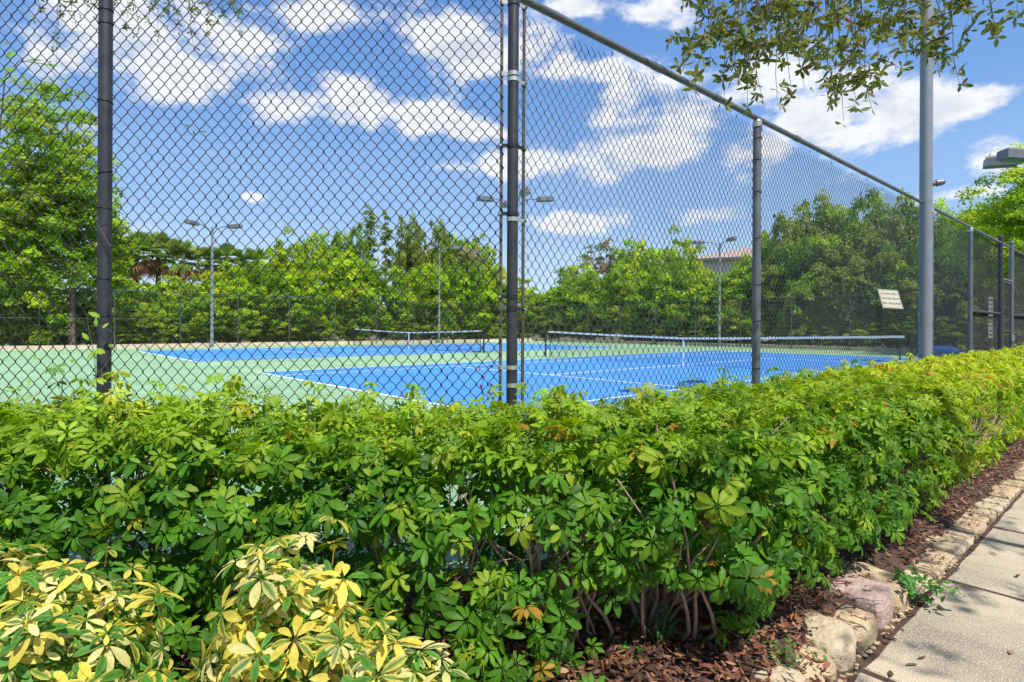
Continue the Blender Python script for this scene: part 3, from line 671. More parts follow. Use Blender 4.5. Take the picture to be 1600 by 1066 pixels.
# ---- hedge sampling
def hedge_points(a, d, o, length, wid, h, n, seed, topfrac=.42, facefrac=.46, face_bottom=.05, depth=.10, hollow=None, hump=.05):
    """a: start of the outer foot line; d: along; o: outward normal; the hedge runs wid metres inward"""
    rg = np.random.default_rng(seed); pos = []; nrm = []; dep = []
    while len(pos) < n:
        s = rg.random() * length; u = rg.random(); dp = min(rg.exponential(depth), .4)
        w1 = wave(s * 1.3, 0, 0, 1, seed); w2 = wave(s * 3.1, 1.7, 0, 1.3, seed + 2)
        hh = h + hump * w1 + .03 * w2 + (.035 * max(0, (1.9 - s) / 1.9) if length == 5.15 else 0)
        if u < topfrac:
            c = rg.random(); edge = (2 * c - 1); z = hh - .10 * abs(edge) ** 4 - dp * .9 + .045 * wave(s, c * wid, 0, 5, seed) + (rg.random() < .12) * rg.random() * .07
            p = (s, c * wid, z); nr = (0, -edge * .55 if abs(edge) > .5 else 0, 1)
        elif u < topfrac + facefrac:
            f = rg.random(); z = face_bottom + (hh - .06 - face_bottom) * f ** .8
            bul = .07 * math.sin(f * PI) + .07 * wave(s, z, 0, 2.4, seed + 1) - .06 * max(0, .35 - f)
            c = -bul + dp; p = (s, c, z); nr = (0, -1, .35 + .5 * f)
            if hollow and hollow(s, z) and rg.random() < .96: continue
        else:
            f = rg.random(); z = .15 + (hh - .2) * f; p = (s, wid - dp * .6, z); nr = (0, 1, .5)
        pos.append(p); nrm.append(nr); dep.append(dp)
    pos = np.array(pos); nrm = np.array(nrm); A = np.array(a[:]); dd = np.array(d[:]); oo = np.array(o[:])
    W_ = A + dd * pos[:, :1] - oo * pos[:, 1:2]; W_[:, 2] = pos[:, 2]
    Nn = dd * nrm[:, :1] - oo * nrm[:, 1:2]; Nn[:, 2] = nrm[:, 2]
    Nn /= np.linalg.norm(Nn, axis=1, keepdims=True)
    Nn = Nn + rg.normal(0, .45, Nn.shape); Nn[:, 2] += .15
    return W_, Nn, np.array(dep), pos
def lerp3(a, b, t): return np.array(a)[None] * (1 - t[:, None]) + np.array(b)[None] * t[:, None]
PAL = [palmate(s, n, .062, .0265, True, .22, .06, .36) for s, n in ((1, 8), (2, 7), (3, 9), (4, 8), (5, 7))]
PALT = [palmate(s, n, .058, .0225, True, -.35, .05, .22) for s, n in ((31, 8), (32, 7), (33, 9), (34, 6))]
PALY = [palmate(s, n, .070, .024, False, .5, .0, .6) for s, n in ((11, 7), (12, 6), (13, 8))]
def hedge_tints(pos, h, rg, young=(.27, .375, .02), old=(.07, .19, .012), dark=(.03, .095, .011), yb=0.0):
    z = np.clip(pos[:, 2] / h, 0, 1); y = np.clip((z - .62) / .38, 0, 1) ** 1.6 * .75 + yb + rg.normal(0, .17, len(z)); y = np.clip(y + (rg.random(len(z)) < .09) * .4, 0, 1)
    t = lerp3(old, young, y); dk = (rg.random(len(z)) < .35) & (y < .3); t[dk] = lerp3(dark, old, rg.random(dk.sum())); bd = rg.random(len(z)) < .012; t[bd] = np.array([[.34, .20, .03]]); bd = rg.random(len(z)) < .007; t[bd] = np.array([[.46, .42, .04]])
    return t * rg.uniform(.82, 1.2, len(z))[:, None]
# front hedge
rg = np.random.default_rng(3)
fh = empty('umbrella_plant_hedge', (-1.2, 2.5, -.03), 0, 'clipped green umbrella-leaf hedge across the foreground in front of the dark corner post', 'hedge', 'hedges along the outside of the fence')
holl = lambda s, z: (z < .30 + .10 * wave(s, 3, 0, 2) and 4.15 < s) or (z < .22 and s > 3.4) or (wave(s * 1.5, z * 3.2, 0, 1.9, 4) > .05 and .12 < z < .74)
Pw, Nw, Dp, raw = hedge_points(Vector((-4.1, 2.08, 0)), Vector((1, 0, 0)), Vector((0, -1, 0)), 5.15, .93, .875, 5900, 21, hollow=holl)
# round the corner towards the path
o_ = np.einsum('ij,j->i', Pw - np.array(C0[:]), np.array(FO[:])); keep = (o_ < 1.46 + .06 * np.sin(Pw[:, 2] * 9)) & ~((Pw[:, 0] > .2) & (Pw[:, 2] < .17) & (Pw[:, 0] < .9))
Pw, Nw, Dp, raw = Pw[keep], Nw[keep], Dp[keep], raw[keep]
xl = np.concatenate([rg.uniform(-2.6, .28, 320), rg.uniform(.3, 1.0, 100)]); zl_ = np.where(xl < .28, rg.uniform(.0, .34, 420), rg.uniform(.30, .62, 420))
Pw = np.concatenate([Pw, np.stack([xl, np.where(xl < .3, 2.0, 2.10) - .12 * rg.random(420) + .25 * zl_, zl_], 1)])
Nw = np.concatenate([Nw, np.array([[0, -1, .75]]) + rg.normal(0, .45, (420, 3))])
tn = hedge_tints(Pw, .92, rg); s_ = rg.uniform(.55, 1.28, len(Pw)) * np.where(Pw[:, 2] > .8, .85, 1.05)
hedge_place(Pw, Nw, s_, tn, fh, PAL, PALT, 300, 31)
rr = random.Random(5)
feet = [Vector((x, 2.5 + rr.uniform(-.12, .2), 0)) for x in (-3.6, -2.9, -2.2, -1.55, -.95, -.35, .2, .62, .95)]
tips = [Vector((rr.uniform(-3.9, 1.0), rr.uniform(2.12, 2.85), rr.uniform(.5, .88))) for _ in range(44)] + [Vector((rr.uniform(.25, 1.15), rr.uniform(2.08, 2.5), rr.uniform(.35, .8))) for _ in range(12)] + [Vector((rr.uniform(-2.2, 1.1), rr.uniform(2.06, 2.2), rr.uniform(.3, .78))) for _ in range(44)]
bush_branches(fh, feet, tips, rr, .0095)
def face_stems(root, lst):
    for (p0, p1, p2) in lst:
        pts = []; k1 = Vector((rr.uniform(-.05, .05), rr.uniform(-.02, .02), 0)); ph_ = rr.uniform(0, 6)
        for i in range(8):
            u = i / 7; p = p0 * (1 - u) ** 2 + p1 * (2 * u * (1 - u)) + p2 * u * u + k1 * math.sin(u * 9) * .5 + Vector((math.sin(u * 7 + ph_) * .022, 0, 0)) + Vector((rr.uniform(-.008, .008), rr.uniform(-.008, .008), rr.uniform(-.008, .008))); pts.append(p - root.location)
        branch(root, pts, rr.uniform(.006, .0105), .003, 'bark', 7)
        q_ = [pts[4]]; dv = Vector((rr.uniform(-.2, 1), rr.uniform(-.5, 0), rr.uniform(.4, 1))).normalized()
        for i in range(4): q_.append(q_[-1] + (dv + Vector((rr.uniform(-.3, .3), rr.uniform(-.1, .1), rr.uniform(-.1, .3)))) * .05)
        branch(root, q_, .0045, .002, 'bark', 6)
L_ = []
for i in range(28):
    x = rr.uniform(-.4, .72) if i < 18 else rr.uniform(-2.6, -.4); dx = rr.uniform(-.25, .3)
    L_.append((Vector((x - dx * .5, 2.38, -.05)), Vector((x - dx * .3, 2.12, .25)), Vector((x + dx, rr.uniform(2.05, 2.14), rr.uniform(.45, .76)))))
face_stems(fh, L_)
# side hedge
sh_ = empty('umbrella_plant_hedge', ft(1.8, .6, -.03), 0, 'clipped green umbrella-leaf hedge beside the path, between the corner and the yellowish hedge', 'hedge', 'hedges along the outside of the fence')
holl2 = lambda s, z: (z < .13) or (wave(s * 1.6, z * 3.2, 0, 1.9, 1) > .10 and z < .76) or (s < .9 and z < .3 and s > .25)
Pw, Nw, Dp, raw = hedge_points(ft(.02, 1.34), FD, FO, 3.2, 1.12, .865, 5300, 22, hollow=holl2)
keep = (Pw[:, 1] > 1.9); Pw, Nw = Pw[keep], Nw[keep]
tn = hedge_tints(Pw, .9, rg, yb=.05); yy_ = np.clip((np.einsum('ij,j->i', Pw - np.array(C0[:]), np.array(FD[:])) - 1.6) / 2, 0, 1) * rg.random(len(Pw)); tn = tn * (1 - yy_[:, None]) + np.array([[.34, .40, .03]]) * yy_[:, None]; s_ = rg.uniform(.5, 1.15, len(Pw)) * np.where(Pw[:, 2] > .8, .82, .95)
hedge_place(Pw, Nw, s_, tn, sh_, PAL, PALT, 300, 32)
feet = [ft(t, .72 + rr.uniform(-.1, .1)) for t in (.5, 1.0, 1.55, 2.1, 2.7, 3.2)]
tips = [ft(rr.uniform(.2, 3.2), rr.uniform(.45, 1.3), rr.uniform(.45, .85)) for _ in range(66)] + [ft(rr.uniform(1.0, 2.9), rr.uniform(1.05, 1.32), rr.uniform(.4, .8)) for _ in range(34)]
bush_branches(sh_, feet, tips, rr, .011)
L_ = []
for i in range(46):
    t = rr.uniform(.45, 3.0); dx = rr.uniform(-.05, .5)
    L_.append((ft(t, .95, -.05), ft(t + dx * .3, 1.26, .2), ft(t + dx, rr.uniform(1.24, 1.33), rr.uniform(.4, .72))))
face_stems(sh_, L_)
# yellow-green hedge further along the path
yh = empty('yellow_hedge', ft(8, .6, -.03), 0, 'bright yellow-green hedge receding along the path at the right edge', 'hedge', 'hedges along the outside of the fence')
holl3 = lambda s, z: (z < .10) or (wave(s * 1.2, z * 3, 0, 1.5, 6) > .40 and z < .8 and s < 4) or (.5 < s < 1.5 and .25 < z < .7 and wave(s*2, z*4, 0, 2, 2) > -.25)
Pw, Nw, Dp, raw = hedge_points(ft(3.0, 1.28), FD, FO, 14.4, 1.12, .90, 12500, 23, hollow=holl3, depth=.07)
lane = raw[:, 0]; pk = rg.random(len(lane)) < np.clip(1.25 - lane / 16, .3, 1); Pw, Nw = Pw[pk], Nw[pk]
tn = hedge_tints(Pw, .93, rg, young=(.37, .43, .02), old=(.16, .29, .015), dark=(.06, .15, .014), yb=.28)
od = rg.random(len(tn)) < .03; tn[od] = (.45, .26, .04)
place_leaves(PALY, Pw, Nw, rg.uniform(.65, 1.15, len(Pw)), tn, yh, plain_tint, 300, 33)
feet = [ft(3.3 + .7 * k, .75) for k in range(15)]
tips = [ft(rr.uniform(3.0, 7.0), rr.uniform(.5, 1.3), rr.uniform(.4, .86)) for _ in range(50)] + [ft(rr.uniform(3.4, 4.8), rr.uniform(1.1, 1.34), rr.uniform(.35, .8)) for _ in range(26)] + [ft(rr.uniform(7.5, 14), rr.uniform(.5, 1.3), rr.uniform(.4, .9)) for _ in range(16)]
bush_branches(yh, feet, tips, rr, .0105)
L_ = []
for i in range(30):
    t = rr.uniform(2.9, 4.9); dx = rr.uniform(0, .6)
    L_.append((ft(t, 1.0, -.05), ft(t + dx * .3, 1.28, .22), ft(t + dx, rr.uniform(1.24, 1.32), rr.uniform(.35, .7))))
face_stems(yh, L_)
# tall shoots standing out of the hedges
def shoot(root, base, tip, n, sz, col, seed, leaf_red=False):
    rg_ = random.Random(seed); pts = [base.lerp(tip, i / 5) + Vector((rg_.uniform(-.01, .01), rg_.uniform(-.01, .01), 0)) for i in range(6)]
    branch(root, [p - root.location for p in pts], .004, .0018, 'twig', 5, 'shoot')
    P_ = []; Nn = []
    for i in range(n):
        u = .45 + .55 * i / max(1, n - 1); p = base.lerp(tip, u); a = rg_.random() * 2 * PI; dv = Vector((math.cos(a), math.sin(a), .5 + u))
        P_.append(p + dv * .035); Nn.append(dv + Vector((0, -.2, .4)))
    P_ = np.array([p[:] for p in P_]) ; Nn = np.array([p[:] for p in Nn])
    v, t, e, ids = None, None, None, None
    Rm = frames(Nn, np.random.default_rng(seed).random(n) * 6)
    for i in range(n):
        v, t, e, ids = PAL[(i + seed) % 5]; me = np_mesh('leaf', (v @ (Rm[i] * sz).T), t, plain_tint(np.array(col) * rg_.uniform(.8, 1.15), e, ids, np.random.default_rng(seed + i))); 
        link('leaf', me, M['leaf'], root, [float(c) for c in (P_[i] - np.array(root.location[:]))])
# ---- variegated shrubs in the lower left
PALV = [palmate(s, n, .060, .024, True, -.08, .06, .28) for s, n in ((21, 7), (22, 8), (23, 7), (24, 6))]
def varieg(c, rx, ry, h, n, label, seed):
    root = empty('variegated_shrub', (c[0], c[1], -.04), 0, label, 'shrub', 'variegated shrubs in the lower left')
    rg_ = np.random.default_rng(seed); P_ = []; Nn = []
    while len(P_) < n:
        th = rg_.random() * 2 * PI; u = rg_.random() ** .6; ph = u * PI / 2 * 1.05; r_ = 1 - min(rg_.exponential(.10), .45)
        k = 1 + .30 * wave(math.cos(th) * 1.5, math.sin(th) * 1.5, u * 2, 1.6, seed)
        d_ = np.array([math.sin(ph) * math.cos(th), math.sin(ph) * math.sin(th), math.cos(ph)])
        p = np.array([c[0] + rx * d_[0] * r_ * k, c[1] + ry * d_[1] * r_ * k, h * .38 + h * .60 * d_[2] * r_ * k])
        if rg_.random() < .12: p[2] = rg_.uniform(.08, h * .4)
        P_.append(p); Nn.append(np.array([d_[0] * .8, d_[1] * .8 - .12, d_[2] + .35]) + rg_.normal(0, .28, 3))
    P_ = np.array(P_); Nn = np.array(Nn); t_ = np.tile([[.5, .5, .1]], (n, 1)) * rg_.uniform(.7, 1.2, n)[:, None]
    place_leaves(PALV, P_, Nn, rg_.uniform(.65, 1.15, n), t_, root, varieg_tint, min(n, 260), seed, nvar=8)
    r2 = random.Random(seed)
    for i in range(7):
        a = r2.random() * 2 * PI; tp = Vector((c[0] + rx * .6 * math.cos(a), c[1] + ry * .6 * math.sin(a), h * r2.uniform(.6, .85)))
        pts = [Vector((c[0] + .05 * math.cos(a), c[1] + .05 * math.sin(a), -.05)).lerp(tp, k / 4) + Vector((r2.uniform(-.015, .015), r2.uniform(-.015, .015), 0)) for k in range(5)]
        branch(root, [p - root.location for p in pts], .009, .004, 'bark', 6)
varieg((-1.34, 1.50), .44, .30, .64, 430, 'largest variegated cream and green shrub, filling the lower left corner', 41)
VY = .45
varieg((-.56, 1.50), .21, .20, .71, 210, 'tallest variegated yellow shrub, middle of the three in the lower left', 42)
varieg((-.255, 1.30), .15, .15, .56, 120, 'small variegated yellow shrub at the bottom, rightmost of the three', 43)
varieg((-.66, 1.22), .22, .15, .36, 110, 'low variegated cream shrub at the bottom edge below the tallest one', 44)

# ------------------------------------------------------------------ stone edging
def rock(name, c, dims, rz, mat, parent, seed, zb=-.25, flat=False):
    rg_ = random.Random(seed); n = 16; ring = []
    for k in range(n):
        a = 2 * PI * k / n; ca, sa = math.cos(a), math.sin(a); q_ = .26 if flat else .36
        x = math.copysign(abs(ca) ** q_, ca) * dims[0] / 2 * rg_.uniform(.9, 1.03); y = math.copysign(abs(sa) ** q_, sa) * dims[1] / 2 * rg_.uniform(.9, 1.03); ring.append((x, y))
    zt = c[2]; tx, ty = rg_.uniform(-.07, .07), rg_.uniform(-.07, .07)
    lay = [(1.0, zb - zt), (1.04, -.05), (1.0, -.022), (.93, -.004), (.55, rg_.uniform(.0, .006))]
    if flat: lay = [(1.0, zb - zt), (1.01, -.02), (.985, -.006), (.95, .0), (.5, rg_.uniform(.0, .004))]; tx *= .4; ty *= .4
    vs = []
    for (s, dz) in lay:
        for (x, y) in ring:
            jt = .03 if dz < -.03 else .012; j = 1 + rg_.uniform(-jt, jt); vs.append(Vector((x * s * j, y * s * j, dz + (x * tx + y * ty if dz > -.06 else 0) + rg_.uniform(-jt, jt) * .08)))
    vs.append(Vector((0, 0, .003)))
    Mx = Matrix.Translation(c) @ Matrix.Rotation(rz, 4, 'Z'); q = MB(); m_ = len(lay)
    q.add([Mx @ v for v in vs], [(k * n + i, k * n + (i + 1) % n, (k + 1) * n + (i + 1) % n, (k + 1) * n + i) for k in range(m_ - 1) for i in range(n)] + [((m_ - 1) * n + i, (m_ - 1) * n + (i + 1) % n, m_ * n) for i in range(n)])
    return q.build(name, M[mat], parent)
ed = empty('stone_edging', (0, 0, 0), 0, 'row of rough cream limestone blocks with one pink stone edging the concrete path', 'stone edging')
t = -2.6; k = 0; PT = (px(1336, 935, 2.9) - C0).dot(FD)
while t < 15:
    ln = R.uniform(.19, .33) if t > -.2 else R.uniform(.26, .34)
    near = t < 1.3
    wdt = R.uniform(.25, .31) if near else R.uniform(.22, .27)
    zt_ = -.052 + R.uniform(-.014, .014) if near else -.134 + R.uniform(-.006, .008)
    c = ft(t + ln / 2, (1.47 if near else 1.492) - wdt / 2 - R.uniform(0, .02), zt_)
    pink = abs(t + ln / 2 - 1.12) < .13
    if pink: ln = .27
    if pink: c = ft(t + ln / 2, 1.335, -.015)
    rock('stone', c, (.25, .25, .2) if pink else (ln * (.97 if near else .9), wdt, .2), TF + R.uniform(-.06, .06), 'pink' if pink else R.choice(('stone', 'stone', 'stone2')), ed, 100 + k, flat=not near)
    if R.random() < .3 and t > 1.1: rock('stone', ft(t + ln / 2, 1.47 - wdt - R.uniform(.05, .1), zt_ + .012), (ln * .8, .12, .2), TF + R.uniform(-.2, .2), 'stone', ed, 300 + k)
    t += ln; k += 1
# pebbles in the gutter beside the stones
pg = MB()
for i in range(210):
    p = ft(R.uniform(-.3, 2.6), R.uniform(1.455, 1.505), -.163); r_ = R.uniform(.004, .015); pg.sphere(p, r_, 7, 5, (1.2, .9, .7))
tag(pg.build('gravel', M['stone']), 'small pebbles and crumbs lying between the edging stones and the path', 'gravel', kind='stuff')

# ------------------------------------------------------------------ mulch and litter
def chips(n, rg_, posf, Lr=(.03, .07), Wr=(.008, .02), cols=((.16, .065, .035), (.10, .045, .03), (.22, .10, .05), (.07, .035, .025), (.26, .15, .09))):
    prof = [(-.5, 0), (-.2, .9), (.2, 1), (.5, .1)]; V = []; T = []; C = []
    for i in range(n):
        x, y, z, tl = posf(rg_); L = rg_.uniform(*Lr); W = rg_.uniform(*Wr); a = rg_.uniform(0, 2 * PI); cv = rg_.uniform(-.4, .6) * L * .5; ca, sa = math.cos(a), math.sin(a); pit = rg_.normal(0, tl); rol = rg_.normal(0, tl * 1.5)
        c = np.array(cols[rg_.integers(0, len(cols))]) * rg_.uniform(.7, 1.25); k = len(V)
        for f, wv in prof:
            for s in (-1, 1):
                lx = f * L; ly = s * wv * W / 2; lz = abs(s) * .004 + cv * (f * f * 2) * .5 + lx * pit + ly * rol
                V.append((x + lx * ca - ly * sa, y + lx * sa + ly * ca, z + lz)); C.append(c)
        for j in range(3): a_ = k + j * 2; T += [(a_, a_ + 1, a_ + 3), (a_, a_ + 3, a_ + 2)]
    return V, T, C
def bedpos(rg_):
    while True:
        t = rg_.uniform(-4, 9.5); o = rg_.uniform(-1.6, 1.45); p = ft(t, o)
        if p.y > 3.0 + .0 and o < .1: continue
        if p.y < 1.0 or p.x < -3.5: continue
        if t > 3 and o < .9: continue
        return p.x, p.y, bedz(p.x, p.y, o) + rg_.uniform(.002, .04), .3
V, T, C = chips(19000, np.random.default_rng(5), bedpos, (.018, .06), (.005, .018))
tag(link('mulch', np_mesh('mulch', V, T, np.array(C), smooth=False), M['litter']), 'reddish brown mulch and dead leaves covering the bed under the hedges', 'mulch', kind='stuff')
def redpos(rg_):
    x = rg_.uniform(-.3, 1.25); y = rg_.uniform(1.75, 2.75); o = (x * FO.x + (y - 3.12) * FO.y); return x, y, bedz(x, y, min(o, 1.4)) + rg_.uniform(.02, .05), .35
V, T, C = chips(2600, np.random.default_rng(15), redpos, (.02, .052), (.006, .016), cols=((.26, .09, .04), (.17, .065, .035), (.30, .15, .07), (.12, .055, .035)))
tag(link('fallen_leaves', np_mesh('fallen_leaves', V, T, np.array(C), smooth=False), M['litter']), 'orange-brown fallen leaves lying under the open foot of the hedge', 'fallen leaves', kind='stuff')
def edgepos(rg_):
    t = rg_.uniform(-.6, 9); o = 1.30 - abs(rg_.normal(0, .10)) if rg_.random() < .72 else 1.48 - abs(rg_.normal(0, .12)); near = t < 1.3
    if near and rg_.random() < .45: o -= .12
    p = ft(t, o); return p.x, p.y, (-.022 if near else -.124) + rg_.uniform(.0, .014), .06
V, T, C = chips(1700, np.random.default_rng(6), edgepos, (.03, .10), (.004, .012), cols=((.15, .07, .045), (.09, .05, .035), (.20, .10, .065), (.12, .08, .06)))
tag(link('bark_strips', np_mesh('bark_strips', V, T, np.array(C), smooth=False), M['litter']), 'thin dark bark strips and needles strewn over the edging stones', 'bark litter', kind='stuff')
def jointpos(rg_):
    t = rg_.uniform(-.3, 10); p = ft(t, rg_.normal(1.495, .02)); return p.x, p.y, -.150 + rg_.uniform(0, .008), .05
V, T, C = chips(380, np.random.default_rng(8), jointpos, (.015, .05), (.004, .012), cols=((.16, .07, .035), (.10, .05, .03)))
tag(link('leaf_litter', np_mesh('leaf_litter', V, T, np.array(C), smooth=False), M['litter']), 'brown crumbs of leaf collected in the joint between stones and concrete', 'leaf litter', kind='stuff')
for i, (x, y) in enumerate(((1484, 875), (1552, 865), (1425, 1040), (1396, 1000), (1590, 900), (1535, 792), (1566, 806), (1511, 838), (1470, 952), (1580, 1020), (1440, 1030), (1392, 1055))):
    D = 1.4 * F / (y - 513); p = px(x, y, D); V, T, C = chips(1, np.random.default_rng(50 + i), lambda g_: (0, 0, 0, .05), (.04, .07), (.012, .02))
    o = link('dead_leaf', np_mesh('dead_leaf', V, T, np.array(C), smooth=False), M['litter'], None, (p.x, p.y, -.146)); tag(o, 'dry curled brown leaf on the path, ' + ('beyond the slab joint by the weed', 'above the slab joint, near the right edge', 'lowest of those near the stones', 'close against the edging stones below the weed', 'at the right edge, middle of the path', 'farthest left of the upper two', 'upper right one by the edge', 'just past the second edging bend', 'right of the weed', 'in the lower right corner', 'between the lowest one and the weed', 'at the bottom edge beside the pebbles')[i], 'dead leaf', 'dead leaves on the path')
# ---- small weeds
LFS = simple_leaf(.034, .017, .3)
def weed(c, label, n, spread, h, seed, col=(.06, .19, .03), Ls=1.0, lean=(0, 0)):
    root = empty('weed', c, 0, label, 'weed'); rg_ = random.Random(seed); P_ = []; Nn = []
    for i in range(n):
        a = rg_.random() * 2 * PI; ln = spread * rg_.uniform(.5, 1); pts = []
        for k in range(5):
            u = k / 4; p = Vector((math.cos(a) * ln * u + lean[0] * u, math.sin(a) * ln * u + lean[1] * u, h * math.sin(u * 1.9) * rg_.uniform(.85, 1.1))); pts.append(p)
            if k:
                for _ in range(3): P_.append(p + Vector((rg_.uniform(-.02, .02), rg_.uniform(-.02, .02), rg_.uniform(-.012, .012)))); Nn.append(Vector((rg_.uniform(-.7, .7), rg_.uniform(-.9, .4), 1)))
        branch(root, pts, .0022, .001, 'twig', 5, 'stem')
    P_ = np.array([p[:] for p in P_]); Nn = np.array([p[:] for p in Nn]); m_ = len(P_); g_ = np.random.default_rng(seed)
    tag(scatter('leaves', [LFS], P_, Nn, g_.uniform(.7, 1.3, m_) * Ls, np.array(col)[None] * g_.uniform(.7, 1.4, m_)[:, None], M['leaf'], root, seed=seed), kind='stuff')
wp = px(1425, 948, 2.95)
weed(Vector((wp.x, wp.y, -.15)), 'leafy green weed sprouting in the path joint beside the pink stone', 11, .17, .13, 3, lean=(.06, -.03), Ls=1.15)
wp = px(985, 1050, 2.2); weed(Vector((wp.x, wp.y, -.04)), 'tiny green seedling in the mulch at the bottom centre', 5, .05, .06, 4, (.10, .26, .04), .7)
wp = px(1245, 1010, 2.2); weed(Vector((wp.x, wp.y, -.04)), 'thin sprawling weed at the foot of the hedge beside the first edging stone', 7, .11, .06, 8, (.09, .2, .04), .6)
def strap(c, label, seed, n=9):
    root = empty('strap_leaf_plant', c, 0, label, 'plant'); rg_ = random.Random(seed)
    for i in range(n):
        a = rg_.random() * 2 * PI; L = rg_.uniform(.13, .22); V = []; Fc = []; m_ = 7
        for k in range(m_ + 1):
            u = k / m_; x = math.cos(a) * L * .75 * u; y = math.sin(a) * L * .75 * u; z = L * (math.sin(u * 2.1)) * .75; w2 = .0075 * (1 - u ** 3)
            V += [(x - math.sin(a) * w2, y + math.cos(a) * w2, z + .002), (x, y, z), (x + math.sin(a) * w2, y - math.cos(a) * w2, z + .002)]
        for k in range(m_): Fc += [(k * 3 + j, k * 3 + j + 1, k * 3 + 4 + j) for j in (0, 1)] + [(k * 3 + j, k * 3 + 4 + j, k * 3 + 3 + j) for j in (0, 1)]
        link('leaf', np_mesh('leaf', V, Fc, np.tile([[.07, .17, .04]], (len(V), 1))), M['leaf'], root)
wp = px(1030, 1000, 2.3); strap(Vector((wp.x, wp.y, -.04)), 'strap-leaved green tuft growing from the mulch under the hedge', 9)
# shoots above the hedge line
for i, (x, y, D, nlf, sz, col) in enumerate(((180, 600, 2.75, 6, 1.15, (.42, .46, .05)), (160, 566, 2.85, 3, .7, (.3, .42, .05)), (878, 628, 2.5, 5, 1.0, (.30, .36, .04)), (912, 632, 2.55, 4, .9, (.3, .38, .04)),
                                            (95, 590, 2.8, 4, .8, (.14, .3, .04)), (478, 616, 2.6, 4, .8, (.34, .42, .05)), (1128, 590, 3.2, 4, .8, (.22, .36, .04)), (1215, 588, 3.6, 5, 1.0, (.10, .25, .03)), (1255, 590, 3.9, 5, .9, (.14, .28, .03)), (1345, 572, 4.6, 5, .9, (.12, .27, .03)), (1010, 618, 2.9, 4, .8, (.3, .38, .05)), (645, 632, 2.5, 4, .8, (.34, .42, .05)))):
    tp = px(x, y, D); root = sh_ if x > 1100 else fh
    shoot(root, Vector((tp.x + .02, tp.y, .6)), tp, nlf, sz, col, 60 + i)
for i in range(28):
    x = r3_.uniform(20, 1180) if (r3_ := rr) else 0; D = rr.uniform(2.25, 2.95) if x < 900 else rr.uniform(2.6, 3.4)
    tp = px(x, 510, D); tp.z = rr.uniform(.84, .92) if i % 5 else .95
    if (tp - C0).dot(FO) < .12 and x > 800: continue
    shoot(sh_ if x > 1100 else fh, Vector((tp.x + rr.uniform(-.03, .03), tp.y, .62)), tp, rr.randint(3, 5), rr.uniform(.7, 1.0), (rr.uniform(.2, .36), rr.uniform(.34, .44), .03), 200 + i)
# vine on the left post
vn = empty('climbing_vine', (lp.x, lp.y - .05, .5), 0, 'thin vine with a few light leaves twining round the left fence post', 'vine')
for pts_px in (((140, 600), (165, 570), (182, 545), (178, 520), (150, 505)), ((150, 596), (148, 560), (140, 520), (135, 492)), ((172, 385), (158, 360), (150, 345), (168, 325))):
    branch(vn, [px(x, y, 2.99) - vn.location for x, y in pts_px], .0022, .0012, 'twig', 5, 'stem')
vp = [(138, 488, 1.5), (150, 497, 1.2), (128, 520, 1.3), (150, 545, 1.5), (140, 560, 1.4), (170, 505, 1), (120, 565, 1.2), (178, 540, 1.1), (45, 602, 1), (60, 560, 1.0), (180, 310, .8), (100, 130, .8)]
Pv = np.array([(px(x, y, 2.98) - vn.location)[:] for x, y, s in vp]); g_ = np.random.default_rng(4)
for i, (x, y, s) in enumerate(vp):
    v, t_, e, ids = simple_leaf(.038, .018, .2); Rm = frames(np.array([[g_.uniform(-.5, .5), -1, g_.uniform(0, .8)]]), np.array([g_.random() * 6]))[0] * s
    link('leaf', np_mesh('leaf', v @ Rm.T, t_, plain_tint(np.array([.22, .38, .05]), e, ids, g_)), M['leaf'], vn, Pv[i])
# red-tipped sapling behind the fence by the corner post
rs = empty('red_sapling', px(752, 612, 3.3), 0, 'slender red-leaved shoot rising behind the mesh left of the corner post', 'plant')
branch(rs, [px(x, y, 3.3) - rs.location for x, y in ((757, 640), (753, 605), (758, 585), (764, 567))], .002, .001, 'twig', 5, 'stem')
for i, (x, y) in enumerate(((757, 592), (765, 598), (752, 608), (760, 612), (764, 570), (750, 580))):
    v, t_, e, ids = simple_leaf(.03, .014, .2); Rm = frames(np.array([[g_.uniform(-.5, .5), -1, .3]]), np.array([g_.random() * 6]))[0]
    link('leaf', np_mesh('leaf', v @ Rm.T, t_, plain_tint(np.array([.42, .12, .07]), e, ids, g_)), M['leaf'], rs, px(x, y, 3.3) - rs.location)

